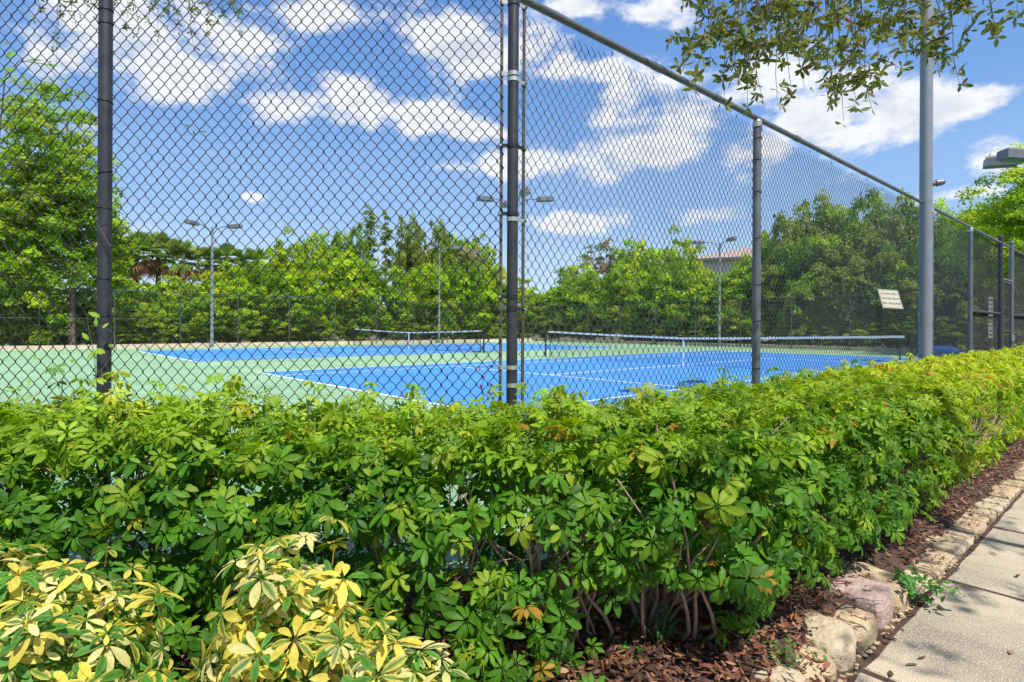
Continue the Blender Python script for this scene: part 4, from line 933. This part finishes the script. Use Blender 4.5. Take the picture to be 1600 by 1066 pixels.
# ------------------------------------------------------------------ overhanging branches of two trees
def leaf_cluster_tree(name, label, cat, trunk, limbs, twigs, leafL, leafW, col, seed, lim=300, per=9, lmul=1.0, tw_r=.005, whorls=2):
    root = empty(name, (trunk[0].x, trunk[0].y, -.2), 0, label, cat); rg_ = random.Random(seed)
    q = MB(); k = len(trunk); q.tube([p - root.location for p in trunk], [.17 - .08 * i / (k - 1) for i in range(k)], 12); q.build('trunk', M['bark'], root)
    for L_ in limbs: branch(root, [p - root.location for p in L_], .05, .012, 'twig', 8, 'limb')
    P_ = []; Nn = []; tang = []
    for tw in twigs:
        pts = [p - root.location for p in tw]; branch(root, pts, tw_r, .0012, 'twig', 4, 'twig')
        for i in range(1, len(tw)):
            for j in range(whorls if i < len(tw) - 1 else whorls + 1):
                p = tw[i - 1].lerp(tw[i], rg_.random() if i < len(tw) - 1 or j else 1.0); d = (tw[i] - tw[i - 1]).normalized()
                sp = (Vector((rg_.gauss(0, 1), rg_.gauss(0, 1), rg_.gauss(-.1, .8))).normalized() + d * .6).normalized(); e0 = p + sp * rg_.uniform(.0, .05) * lmul
                s1 = sp.cross(Vector((.3, .2, 1))).normalized(); s2 = sp.cross(s1)
                m_ = rg_.randint(per - 2, per + 1)
                for k in range(m_):
                    th = 6.28 * k / m_ + rg_.uniform(-.4, .4); a = (sp * rg_.uniform(.3, 1.0) + (s1 * math.cos(th) + s2 * math.sin(th))).normalized()
                    P_.append(e0 - sp * rg_.random() * .015); tang.append(a)
                    nn = (sp - a * sp.dot(a)); nn = nn if nn.length > .05 else s1; nn = nn.normalized() + Vector((0, 0, .35)) + Vector((rg_.gauss(0, .3), rg_.gauss(0, .3), 0)); nn = (nn - a * nn.dot(a)).normalized(); Nn.append(nn)
    n = len(P_); P_ = np.array([p[:] for p in P_]); X = np.array([a[:] for a in tang]); Z = np.array([a[:] for a in Nn]); Y = np.cross(Z, X)
    g_ = np.random.default_rng(seed); sc_ = g_.uniform(.6, 1.15, n) * lmul; col = np.array(col)
    v, t_, e = leaflet(leafL, leafW, .15, .12, False)
    Rm = np.stack([X, Y, Z], -1)
    tn_ = col[None] * g_.uniform(.75, 1.3, n)[:, None]; od = g_.random(n) < .02; tn_[od] = (.28, .10, .05)
    ly = 510 - (P_[:, 2] - EYE) / P_[:, 1] * F; inn = np.where((ly > -5) & (P_[:, 1] > .5), sc_, 0) / np.maximum(P_[:, 1], .5)
    best = np.argsort(-inn)[:lim]; rest = np.setdiff1d(np.arange(n), best); ms = {}
    for i in best:
        key = int(g_.integers(0, 8))
        if key not in ms: me = np_mesh('leaf', v, t_, plain_tint(col * (.75 + .07 * key), e, np.zeros(len(v)), g_)); me.materials.append(M['leaf']); ms[key] = me
        o = bpy.data.objects.new('leaf', ms[key]); COL.objects.link(o); o.parent = root
        o.matrix_basis = Matrix.Translation([float(c) for c in (P_[i] - np.array(root.location[:]))]) @ Matrix([list(map(float, r_)) for r_ in Rm[i]]).to_4x4() @ Matrix.Scale(float(sc_[i]), 4)
    Vt = np.einsum('mij,vj->mvi', Rm[rest] * sc_[rest][:, None, None], v) + (P_[rest] - np.array(root.location[:]))[:, None, :]
    m_ = len(rest); Tt = t_[None] + (np.arange(m_) * len(v))[:, None, None]; Ct = np.repeat(tn_[rest], len(v), 0)
    o = link('foliage', np_mesh('foliage', Vt.reshape(-1, 3), Tt.reshape(-1, 3), Ct), M['leaf'], root); tag(o, kind='stuff')
    return root
r3 = random.Random(17)
def droop_path(x0, y0, x1, y1, D0, D1, n=5, bow=12):
    out_ = []; ph = r3.uniform(-1, 1)
    for i in range(n + 1):
        u = i / n; x = x0 + (x1 - x0) * u + ph * bow * math.sin(u * PI) + r3.uniform(-4, 4); y = y0 + (y1 - y0) * (u ** 1.2) + r3.uniform(-3, 3)
        out_.append(px(x, y, D0 + (D1 - D0) * u))
    return out_
twigs = []
bottom = [(1068, 100, 60), (1085, 140, 40), (1110, 90, 0), (1130, 165, 40), (1150, 130, 0), (1165, 168, 20), (1180, 110, 0), (1190, 160, -10), (1215, 165, 10), (1225, 100, 0), (1235, 60, 0), (1255, 140, -10), (1275, 100, 0), (1290, 165, 0), (1305, 120, 0), (1318, 190, 0),
          (1335, 165, -10), (1345, 110, 0), (1360, 170, 0), (1372, 130, 0), (1385, 60, 0), (1400, 70, 0), (1420, 95, 0), (1440, 40, 0), (1448, 90, 0), (1462, 110, -10), (1480, 105, -15), (1496, 130, -30), (1505, 60, 0), (1520, 40, 0), (1555, 40, -20), (1562, 60, -30), (1590, 30, 0), (1598, 15, 0), (1240, 150, 0), (1205, 90, 0), (1120, 45, 0), (1330, 60, 0), (1280, 40, 0), (1415, 40, 0), (1160, 60, 0), (1470, 30, 0), (1100, 30, 0), (1140, 20, 0), (1260, 20, 0), (1365, 30, 0), (1195, 35, 0), (1310, 25, 0), (1390, 15, 0), (1350, 140, 0), (1180, 140, 0)]
for (x, y, dx) in bottom:
    D = r3.uniform(3.0, 3.9); x0 = x + dx + r3.uniform(-25, 35); y0 = -55 - r3.random() * 60
    tw = droop_path(x0, y0, x, y, D + .1, D, 6); twigs.append(tw[1:] if y > 100 else tw)
    if y > 70:
        for _ in range(2):
            m_ = r3.choice((3, 4, 5)); a = tw[m_]; dv = Vector((r3.choice((-1, 1)) * r3.uniform(.5, 1), r3.uniform(-.4, .4), r3.uniform(-.5, .3))).normalized()
            twigs.append([a + dv * .05 * k + Vector((0, 0, -.004 * k * k)) for k in range(4)])
zl = 4.0
limb = [Vector((5.6, .6, 3.6)), Vector((4.4, 1.7, 4.05)), Vector((3.2, 2.7, 4.1)), Vector((2.2, 3.2, 3.95)), Vector((1.1, 3.5, 3.75))]
limb2 = [Vector((4.4, 1.7, 4.05)), Vector((3.9, 2.9, 4.0)), Vector((2.9, 3.6, 3.9))]
# more leafy twigs along the limb, above and behind the frame: they dapple the path
for i in range(150):
    a = Vector((R.uniform(1.6, 5.2), R.uniform(-.6, 2.0), R.uniform(3.8, 5.0)))
    if a.y > .95 * a.x * 2: continue
    if (a.z - EYE) / max(a.y, .01) * F < 560 and a.y > 0 and a.x / a.y < .95: continue
    dv = Vector((R.uniform(-1, 1), R.uniform(-1, 1), R.uniform(-.5, .2))).normalized(); twigs.append([a + dv * .09 * k for k in range(4)])
leaf_cluster_tree('oak_tree', 'oak with olive leaves whose branches hang into the top right of the view', 'tree', [Vector((6.0, .1, -.2)), Vector((5.95, .2, 1.8)), Vector((5.6, .6, 3.6)), Vector((5.3, .7, 5.2))], [limb, limb2], twigs, .062, .024, (.145, .165, .035), 71, 300, 4)
twigs = []
for (x, y) in ((200, 40), (215, 55), (230, 30), (250, 62), (262, 35), (280, 50), (300, 28), (305, 72), (320, 55), (340, 35), (345, 20), (372, 22), (378, 50), (360, 10), (240, 15), (270, 12), (310, 10), (135, 25), (120, 50), (150, 10), (188, 20), (85, 75), (90, 100), (60, 30), (100, 10)):
    D = r3.uniform(4.6, 5.6); twigs.append(droop_path(x + r3.uniform(-30, 20), -50, x, y, D + .1, D, 4, 8))
limb = [Vector((-7.4, 4.2, 3.4)), Vector((-6, 5.2, 4.7)), Vector((-4.4, 5.2, 4.75)), Vector((-2.6, 5.1, 4.6))]
leaf_cluster_tree('laurel_oak_tree', 'small-leaved tree whose twigs hang behind the mesh at the top left', 'tree', [Vector((-8.2, 3.6, -.2)), Vector((-8.1, 3.7, 1.6)), Vector((-7.4, 4.2, 3.4)), Vector((-7.1, 4.4, 5.4))], [limb], twigs, .052, .018, (.14, .17, .04), 72, 300, 5, .85, whorls=2)
# broad light green leaves at the far left, behind the mesh
bl = empty('broadleaf_vine', px(5, 330, 4.2), 0, 'pale green trailing vine leaves behind the mesh at the upper left edge', 'vine')
vl = [(5, 70), (15, 90), (28, 105), (40, 95), (22, 78), (10, 110), (50, 104), (65, 102), (35, 130), (58, 140), (52, 128), (84, 68), (92, 62), (80, 98), (95, 102), (108, 142), (100, 138), (78, 162), (86, 158), (5, 62), (14, 120), (302, 204), (296, 200), (310, 206)]
branch(bl, [px(x, y, 4.2) - bl.location for x, y in ((-10, 330), (0, 200), (8, 120), (30, 95), (70, 100), (108, 140))], .006, .002, 'twig', 5, 'stem')
for i, (x, y) in enumerate(vl):
    v, t_, e, ids = simple_leaf(.10 if x < 70 else .06, .035 if x < 70 else .018, .3); Rm = frames(np.array([[g_.uniform(-.6, .6), -1, .6]]), np.array([g_.random() * 6]))[0]
    link('leaf', np_mesh('leaf', v @ Rm.T, t_, plain_tint(np.array([.16, .30, .05]) if x < 70 else np.array([.09, .14, .04]), e, ids, g_)), M['leaf'], bl, px(x, y, 4.2) - bl.location)

# ------------------------------------------------------------------ background trees and shrubs
def crown_mesh(seed, rx, ry, z0, z1, nclump, per, leaf, cols, clump=(.35, .7), shell=.55, conic=0, skew=0):
    rg_ = np.random.default_rng(seed); V = []; T = []; C = []; n = nclump
    u = rg_.normal(0, 1, (n, 3)); u /= np.linalg.norm(u, axis=1, keepdims=True); r_ = (shell + (1 - shell) * rg_.random(n)) ; r_ *= 1 + .12 * np.sin(u[:, 0] * 5 + seed) + .12 * np.sin(u[:, 2] * 7 + u[:, 1] * 4 + seed)
    cz, hz = (z0 + z1) / 2, (z1 - z0) / 2; c = u * r_[:, None] * np.array([rx, ry, hz])
    if conic: 
        k = 1 - conic * np.clip((c[:, 2] / hz + 1) / 2, 0, 1); c[:, 0] *= k; c[:, 1] *= k
    low = c[:, 2] < 0; c[low, 0] *= 1.0; c[:, 2] += cz
    cr_ = rg_.uniform(clump[0], clump[1], n); m = per
    d = rg_.normal(0, 1, (n, m, 3)); d /= np.linalg.norm(d, axis=2, keepdims=True); d[..., 2] = np.where(d[..., 2] < -.2, -d[..., 2] * .6, d[..., 2])
    p = c[:, None, :] + d * (cr_[:, None, None] * rg_.uniform(.55, 1.08, (n, m, 1)))
    nr = d + rg_.normal(0, .5, d.shape); nr[..., 2] += .5
    p = p.reshape(-1, 3); nr = nr.reshape(-1, 3); Rm = frames(nr, rg_.random(len(p)) * 2 * PI) * (leaf * rg_.uniform(.6, 1.3, len(p)))[:, None, None]
    v = np.array([(-.5, 0, 0), (0, .30, .06), (.5, 0, -.08), (0, -.30, .06)], np.float32)
    Vt = np.einsum('mij,vj->mvi', Rm, v) + p[:, None, :]
    T = (np.arange(len(p)) * 4)[:, None] + np.array([[0, 3, 2, 1]])
    ci = rg_.integers(0, len(cols), n); base = np.array(cols)[ci] * rg_.uniform(.75, 1.25, n)[:, None]
    Ct = np.repeat(base, m, 0) * rg_.uniform(.75, 1.25, n * m)[:, None]; Ct = np.repeat(Ct, 4, 0)
    return np_mesh('crown', Vt.reshape(-1, 3), T, Ct, smooth=False)
GR = [(.12, .23, .03), (.09, .19, .025), (.19, .31, .03), (.07, .15, .025)]
GRY = [(.22, .33, .03), (.15, .27, .03), (.28, .37, .04), (.10, .2, .03)]
GRD = [(.09, .14, .02), (.12, .18, .025), (.15, .21, .03), (.18, .22, .05)]
BRN = [(.22, .18, .10), (.16, .18, .07), (.28, .22, .13), (.12, .17, .05)]
SC_ = lambda l, k: [tuple(min(.6, c * k) for c in x) for x in l]
GR, GRY, GRD, BRN = [(a * 1.25, b, c * .8) for a, b, c in SC_(GR, 1.62)], [(a * 1.15, b, c * .8) for a, b, c in SC_(GRY, 1.38)], [(a * 1.1, b, c) for a, b, c in SC_(GRD, 1.55)], SC_(BRN, 1.3)
variants = [crown_mesh(200 + i, 1, 1, 0, 2, 270, 66, .074, (GR, GRY, GR, GRY, GRD)[i], (.10, .22), .45) for i in range(5)]
tmesh = {}
def trunk_mesh(h, r):
    key = (round(h, 1), r)
    if key not in tmesh:
        q = MB(); q.tube([(0, 0, -.3), (.05 * h, .02, h * .3), (-.02, .04 * h, h * .62), (.06 * h, 0, h)], [r, r * .8, r * .6, r * .25], 7)
        for a in (.5, 2.4, 4.4): q.tube([(.02 * h, .02 * h, h * .4), (math.cos(a) * h * .15, math.sin(a) * h * .15, h * .62), (math.cos(a) * h * .26, math.sin(a) * h * .26, h * .85)], [r * .5, r * .3, r * .12], 5)
        tmesh[key] = q.mesh('trunk')
    return tmesh[key]
def Dfar(x, off):
    r = (x - 800) / F; D1 = (36.3 + off) / max(.05, (-.672 * r + .74)); D2 = (35.4 + off) / (.74 * r + .672) if (.74 * r + .672) > .05 else 1e9
    return min(D1, D2)
def shrub(x, D, ytop, wpx, var, name, label, cat, group=None, z0=.0, zs=None):
    h = EYE + (510 + (x - 800) * .0049 - ytop) / F * D; rx = wpx / F * D / 2
    root = empty(name, gp(x, D) + Vector((0, 0, -.05)), R.random() * 6.28, label, cat, group)
    me = variants[var]
    o = bpy.data.objects.new('crown', me); COL.objects.link(o); o.parent = root; o.scale = (rx, rx * R.uniform(.8, 1), (h - z0) / 2); o.location = (0, 0, z0)
    if not me.materials: me.materials.append(M['farleaf'])
    tm = trunk_mesh(h * .8, .09 if h < 6 else .14)
    if not tm.materials: tm.materials.append(M['farbark'])
    o = bpy.data.objects.new('trunk', tm); COL.objects.link(o); o.parent = root
PLACE = ['cut by the left edge of the view', 'under the very tall vine-covered tree', 'midway between the left edge and the left fence post', 'directly behind the left fence post', 'below the rusty palm', 'just left of the left light pole', 'just right of the left light pole',
         'above the near corner of the farther court', 'below the rounded light green tree', 'behind the left end of the farther net', 'left of the farther net strap', 'behind the foot of the distant light pole', 'behind the right part of the farther net', 'directly behind the dark corner post',
         'behind the left end of the nearer net', 'below the gap in the skyline', 'below the brownish tree', 'left of the nearer net strap', 'left of the right-hand twin lamp', 'left of the second fence post', 'right of the second fence post', 'below the left dark tree',
         'below the highest dark tree', 'behind the cream plaque', 'just right of the thick light pole', 'left of the gate posts', 'behind the gate posts', 'at the right edge']
xs = list(range(-20, 1660, 62))
sil = [(-100, 430), (0, 440), (200, 455), (260, 458), (300, 440), (400, 420), (450, 410), (500, 400), (560, 400), (640, 395), (700, 400), (760, 395), (790, 430), (830, 446), (880, 436), (930, 410), (1000, 400), (1060, 395), (1110, 405), (1150, 410), (1200, 380), (1240, 360), (1300, 350), (1380, 360), (1440, 370), (1500, 400), (1560, 400), (1700, 380)]
def silh(x): return float(np.interp(x, [a for a, _ in sil], [b for _, b in sil]))
for i, x in enumerate(xs):
    x2 = x + R.uniform(-12, 12); D = Dfar(x2, R.uniform(2.9, 3.6)); shrub(x2, D, silh(x2) + R.uniform(-6, 22), R.uniform(105, 130), (0, 1, 2, 3, 1)[i % 5] if x < 1180 else (4, 0, 4, 2)[i % 4], 'bank_shrub', 'bank shrub behind the far fence, ' + PLACE[i], 'shrub', 'shrubs of the bank behind the far fences')
for i, x in enumerate(xs):
    x2 = x + 20 + R.uniform(-12, 12); D = Dfar(x2, 2.5); shrub(x2, D, 498 + R.uniform(-26, 8), R.uniform(70, 88), (1, 3, 0)[i % 3], 'low_shrub', 'low bright shrub of the bank, ' + PLACE[i], 'shrub', 'low shrubs at the foot of the bank')
# back row, each with the outline it has in the photograph
for (x, yt, wp_, off, var, nm, lab, cat) in (
    (205, 436, 90, 4.5, 0, 'shrub_tree', 'green tree behind the palms just right of the left fence post', 'tree'),
    (275, 432, 100, 5, 1, 'shrub_tree', 'green tree behind the palms left of the left light pole', 'tree'),
    (345, 424, 100, 5, 3, 'shrub_tree', 'green tree behind the left light pole', 'tree'),
    (392, 406, 80, 5, 0, 'shrub_tree', 'green tree between the left light pole and the rounded light tree', 'tree'),
    (440, 378, 95, 6, 3, 'shrub_tree', 'rounded light green tree left of the slender tall trees', 'tree'),
    (492, 364, 90, 7, 1, 'shrub_tree', 'bright yellow-green tree just left of the slender tall trees', 'tree'),
    (548, 350, 60, 9, 0, 'loose_tree', 'loose olive tree at the left foot of the tallest slender trees', 'tree'),
    (640, 342, 70, 10, 4, 'loose_tree', 'loose dark-leaved tree right of the slender trees', 'tree'),
    (688, 350, 60, 9, 4, 'loose_tree', 'ragged green tree directly above the distant light pole', 'tree'),
    (715, 366, 70, 8, 0, 'shrub_tree', 'green tree right of the distant light pole', 'tree'),
    (760, 384, 60, 6, 3, 'shrub_tree', 'yellow-green rounded tree just left of the corner post', 'tree'),
    (905, 414, 90, 5, 3, 'shrub_tree', 'low pale tree left of the brownish tree', 'tree'),
    (1000, 378, 110, 6, 1, 'shrub_tree', 'broad yellow-green tree right of the brownish tree', 'tree'),
    (1062, 376, 90, 6, 3, 'shrub_tree', 'yellow-green tree left of the pole by the terracotta roof', 'tree'),
    (1165, 400, 80, 4, 1, 'shrub_tree', 'bright shrub tree below the terracotta roof', 'tree'),
    (1215, 345, 75, 5, 0, 'dense_tree', 'green tree right behind the second fence post', 'tree'),
    (1268, 314, 115, 5, 4, 'dense_tree', 'tall dense dark tree, left one of the highest group behind the side fence', 'tree'),
    (1335, 306, 120, 6, 0, 'dense_tree', 'tall dense tree, highest of the group behind the side fence', 'tree'),
    (1402, 312, 110, 5, 4, 'dense_tree', 'tall dense tree just left of the thick light pole', 'tree'),
    (1470, 318, 110, 6, 0, 'dense_tree', 'dense tree just right of the thick light pole', 'tree'),
    (1535, 330, 120, 4, 3, 'dense_tree', 'bright green tree behind the gate posts', 'tree')):
    shrub(x, Dfar(x, off), yt, wp_ * 1.15, var, nm, lab, cat, 'trees behind the courts')
# big bright tree at the right edge
def tree(name, label, x, D, ybot, ytop, wpx, cols, seed, ncl, per, leaf, clump, trunks, conic=0, shell=.35, r=.16, cat='tree'):
    root = empty(name, gp(x, D) + Vector((0, 0, -.1)), 0, label, cat, 'trees behind the courts'); s = D / F
    z1 = EYE + (510 - ytop) * s + .1; z0 = EYE + (510 - ybot) * s + .1; me = crown_mesh(seed, wpx * s / 2, wpx * s / 2 * .8, z0, z1, ncl, per, leaf, cols, clump, shell, conic); link('crown', me, M['farleaf'], root)
    rg_ = random.Random(seed)
    for dx in trunks:
        q = MB(); pts = [(dx * s, 0, -.3)]
        for k in range(1, 6): pts.append((dx * s * (1 - k * .08) + rg_.uniform(-.2, .2), rg_.uniform(-.2, .2), z1 * .9 * k / 5))
        q.tube(pts, [r * (1 - .15 * k) for k in range(6)], 8)
        for k in (2, 3, 4):
            a = rg_.random() * 6.28; p = Vector(pts[k]); e_ = p + Vector((math.cos(a), math.sin(a), .6)) * wpx * s * .3; q.tube([p, p.lerp(e_, .5) + Vector((0, 0, .2)), e_], [r * .4, r * .25, r * .1], 5)
        q.build('trunk', M['farbark'], root)
tree('broadleaf_tree', 'tall bright green tree at the right edge beneath the box lamps', 1625, 24, 480, 205, 190, GRY, 301, 320, 90, .13, (.3, .6), (0, 40), r=.2)
tree('broadleaf_tree', 'lower bright tree behind the side fence left of the right-edge tree', 1545, 27, 470, 300, 110, GRY, 302, 180, 85, .12, (.25, .5), (0,), r=.14)
tree('vine_covered_tree', 'very tall vine-covered tree at the left edge behind the far fence', 72, 29.5, 530, 150, 215, GRY[:2] + GR[:2] + [(.36, .42, .10)], 303, 900, 90, .18, (.3, .62), (-45, 5, 40), shell=.2, r=.17)
tree('vine_covered_tree', 'leafy tree filling the left edge below the tallest one', 5, 30.5, 530, 330, 110, GR, 304, 340, 80, .16, (.3, .55), (20,), r=.16)
tree('vine_covered_tree', 'bright narrow tree showing just right of the left fence post', 172, 31, 520, 325, 62, GRY, 305, 200, 60, .15, (.25, .5), (0,), r=.1)
tree('slender_tree', 'left of the two tall slender feathery trees in the middle distance', 577, 52, 440, 318, 34, GRD, 306, 60, 40, .2, (.25, .5), (0,), .6, r=.09)
tree('slender_tree', 'right of the two tall slender feathery trees in the middle distance', 603, 53, 440, 322, 26, GRD, 307, 46, 40, .2, (.22, .42), (0,), .5, r=.09)
tree('brown_tree', 'brownish half-bare tree right of the corner post', 945, 54, 440, 372, 62, BRN, 308, 70, 40, .22, (.3, .6), (0, 12), r=.1)
tree('brown_tree', 'brownish dead-topped tree behind the shrubs left of the corner post', 735, 50, 450, 385, 50, BRN, 309, 50, 40, .2, (.3, .6), (0,), r=.1)
# cabbage palms
def palm(x, D, ytop, label, seed, dead=True):
    root = empty('cabbage_palm', gp(x, D), 0, label, 'palm', 'palms behind the far fence'); rg_ = random.Random(seed); s = D / F; zt = EYE + (510 - ytop) * s - 1.1
    q = MB(); q.tube([(0, 0, -.2), (.05, 0, zt * .5), (0, .05, zt)], [.2, .17, .16], 9); q.build('trunk', M['farbark'], root)
    nf = 38
    for i in range(nf):
        a = rg_.random() * 6.28; up_ = rg_.uniform(-.6, 1.45) if i < nf - 7 or not dead else rg_.uniform(-1.3, -.6); isdead = up_ < -.55
        d = Vector((math.cos(a) * math.cos(up_), math.sin(a) * math.cos(up_), math.sin(up_))); base = Vector((0, 0, zt)); c = base + d * .8; sd = d.cross(Vector((0, 0, 1))).normalized(); V = []; Fc = []; C = []
        col = np.array((.42, .26, .15)) * rg_.uniform(.8, 1.4) if isdead else np.array(rg_.choice(((.26, .36, .07), (.32, .38, .09), (.2, .3, .07)))) * rg_.uniform(.8, 1.3)
        V += [(base)[:], (base + sd * .03)[:], (c)[:]]; Fc += [(0, 1, 2)]; C += [col] * 3
        for k in range(11):
            f = (k - 5) / 5 * 1.25; dd = (d * math.cos(f) + sd * math.sin(f)); ln = 1.05 * (1 - .2 * abs(f)); t0 = c + dd * ln * .55; t1 = c + dd * ln + Vector((0, 0, -.22)); w2 = d.cross(sd).cross(dd).normalized() * .075; k0 = len(V)
            V += [c[:], (t0 + w2)[:], t1[:], (t0 - w2)[:]]; Fc += [(k0, k0 + 1, k0 + 2), (k0, k0 + 2, k0 + 3)]; C += [col] * 4
        link('frond', np_mesh('frond', V, Fc, np.array(C), smooth=False), M['farleaf'], root)
for i, (x, yt, D, lab) in enumerate(((212, 378, 38, 'palm with rusty dead fronds just right of the left fence post'), (246, 380, 40, 'second palm from the left, with a full green head'), (285, 390, 40, 'third palm from the left, pale green'), (322, 398, 42, 'short palm behind the left light pole'), (352, 396, 43, 'palm with brownish head just right of the left light pole'), (398, 402, 43, 'rightmost small palm, above the middle of the left court'), (178, 392, 37, 'palm partly hidden by the left fence post'))):
    palm(x, D, yt - 6, lab, 400 + i)
# ------------------------------------------------------------------ houses far behind
def house(c, rz, L, W, hw, hr, label, nm='apartment_house'):
    root = empty(nm, c, rz, label, 'building'); q = MB(); q.box((0, 0, hw / 2), (L, W, hw)); q.build('wall', M['wall'], root)
    q = MB(); o = .6; a, b_ = L / 2 + o, W / 2 + o
    q.add([(-a, -b_, hw + .01), (a, -b_, hw + .01), (a, b_, hw + .01), (-a, b_, hw + .01), (-a + b_, 0, hw + hr), (a - b_, 0, hw + hr)], [(0, 1, 5, 4), (1, 2, 5), (2, 3, 4, 5), (3, 0, 4), (0, 3, 2, 1)]); q.build('roof', M['roof'], root)
    q = MB(); q.box((0, -b_, hw - .1), (2 * a, .12, .22)); q.build('gutter', M['lamp'], root)
    for fl in range(int(hw // 2.9)):
        for i in range(int(L // 3.2)):
            x = -L / 2 + 1.8 + i * 3.2; f = MB(); f.box((x, -W / 2 - .03, fl * 2.9 + 1.6), (1.3, .1, 1.4)); wf = f.build('window', M['white'], root); f = MB(); f.box((x, -W / 2 - .09, fl * 2.9 + 1.6), (1.1, .04, 1.2)); f.build('pane', M['glass'], wf)
house(Vector((27.5, 60, 0)), rad(-28), 16, 11, 8.1, 1.7, 'pale apartment house with terracotta roof showing above the trees behind the right light pole')
house(Vector((50, 60, 0)), rad(20), 14, 10, 11.2, 1.5, 'distant house with brownish roof ridge just showing over the trees right of the thick pole')
# ------------------------------------------------------------------ things by the gate
def bin_(c, rz, label):
    root = empty('recycling_bin', c, rz, label, 'bin', 'blue bins inside the gate'); q = MB()
    vs = [(-.22, -.2, 0), (.22, -.2, 0), (.22, .2, 0), (-.22, .2, 0), (-.27, -.25, .75), (.27, -.25, .75), (.27, .25, .75), (-.27, .25, .75)]
    q.add(vs, [(0, 3, 2, 1), (0, 1, 5, 4), (1, 2, 6, 5), (2, 3, 7, 6), (3, 0, 4, 7)]); q.build('body', M['bin'], root)
    q = MB(); q.box((0, 0, .78), (.58, .54, .05)); q.box((0, 0, .82), (.4, .36, .04)); q.build('lid', M['bin'], root)
    for x in (-.2, .2): q = MB(); q.tube([(x - .02, .24, .06), (x + .02, .24, .06)], .06, 10); q.build('wheel', M['wire'], root)
bin_(ft(12.6, -.75), TF, 'blue bin inside the fence just left of the gate'); bin_(ft(14.5, -1.2), TF + .2, 'blue bin inside the fence behind the gate')
wpst = empty('timber_post', ft(15.9, 1.25, -.05), TF, 'orange-brown timber post at the right edge above the yellow hedge', 'post')
q = MB(); q.box((0, 0, 1.0), (.16, .16, 2.0)); q.build('shaft', M['wood'], wpst); q = MB(); q.add([(-.1, -.1, 2.0), (.1, -.1, 2.0), (.1, .1, 2.0), (-.1, .1, 2.0), (0, 0, 2.1)], [(0, 1, 4), (1, 2, 4), (2, 3, 4), (3, 0, 4), (0, 3, 2, 1)]); q.build('cap', M['wood'], wpst)
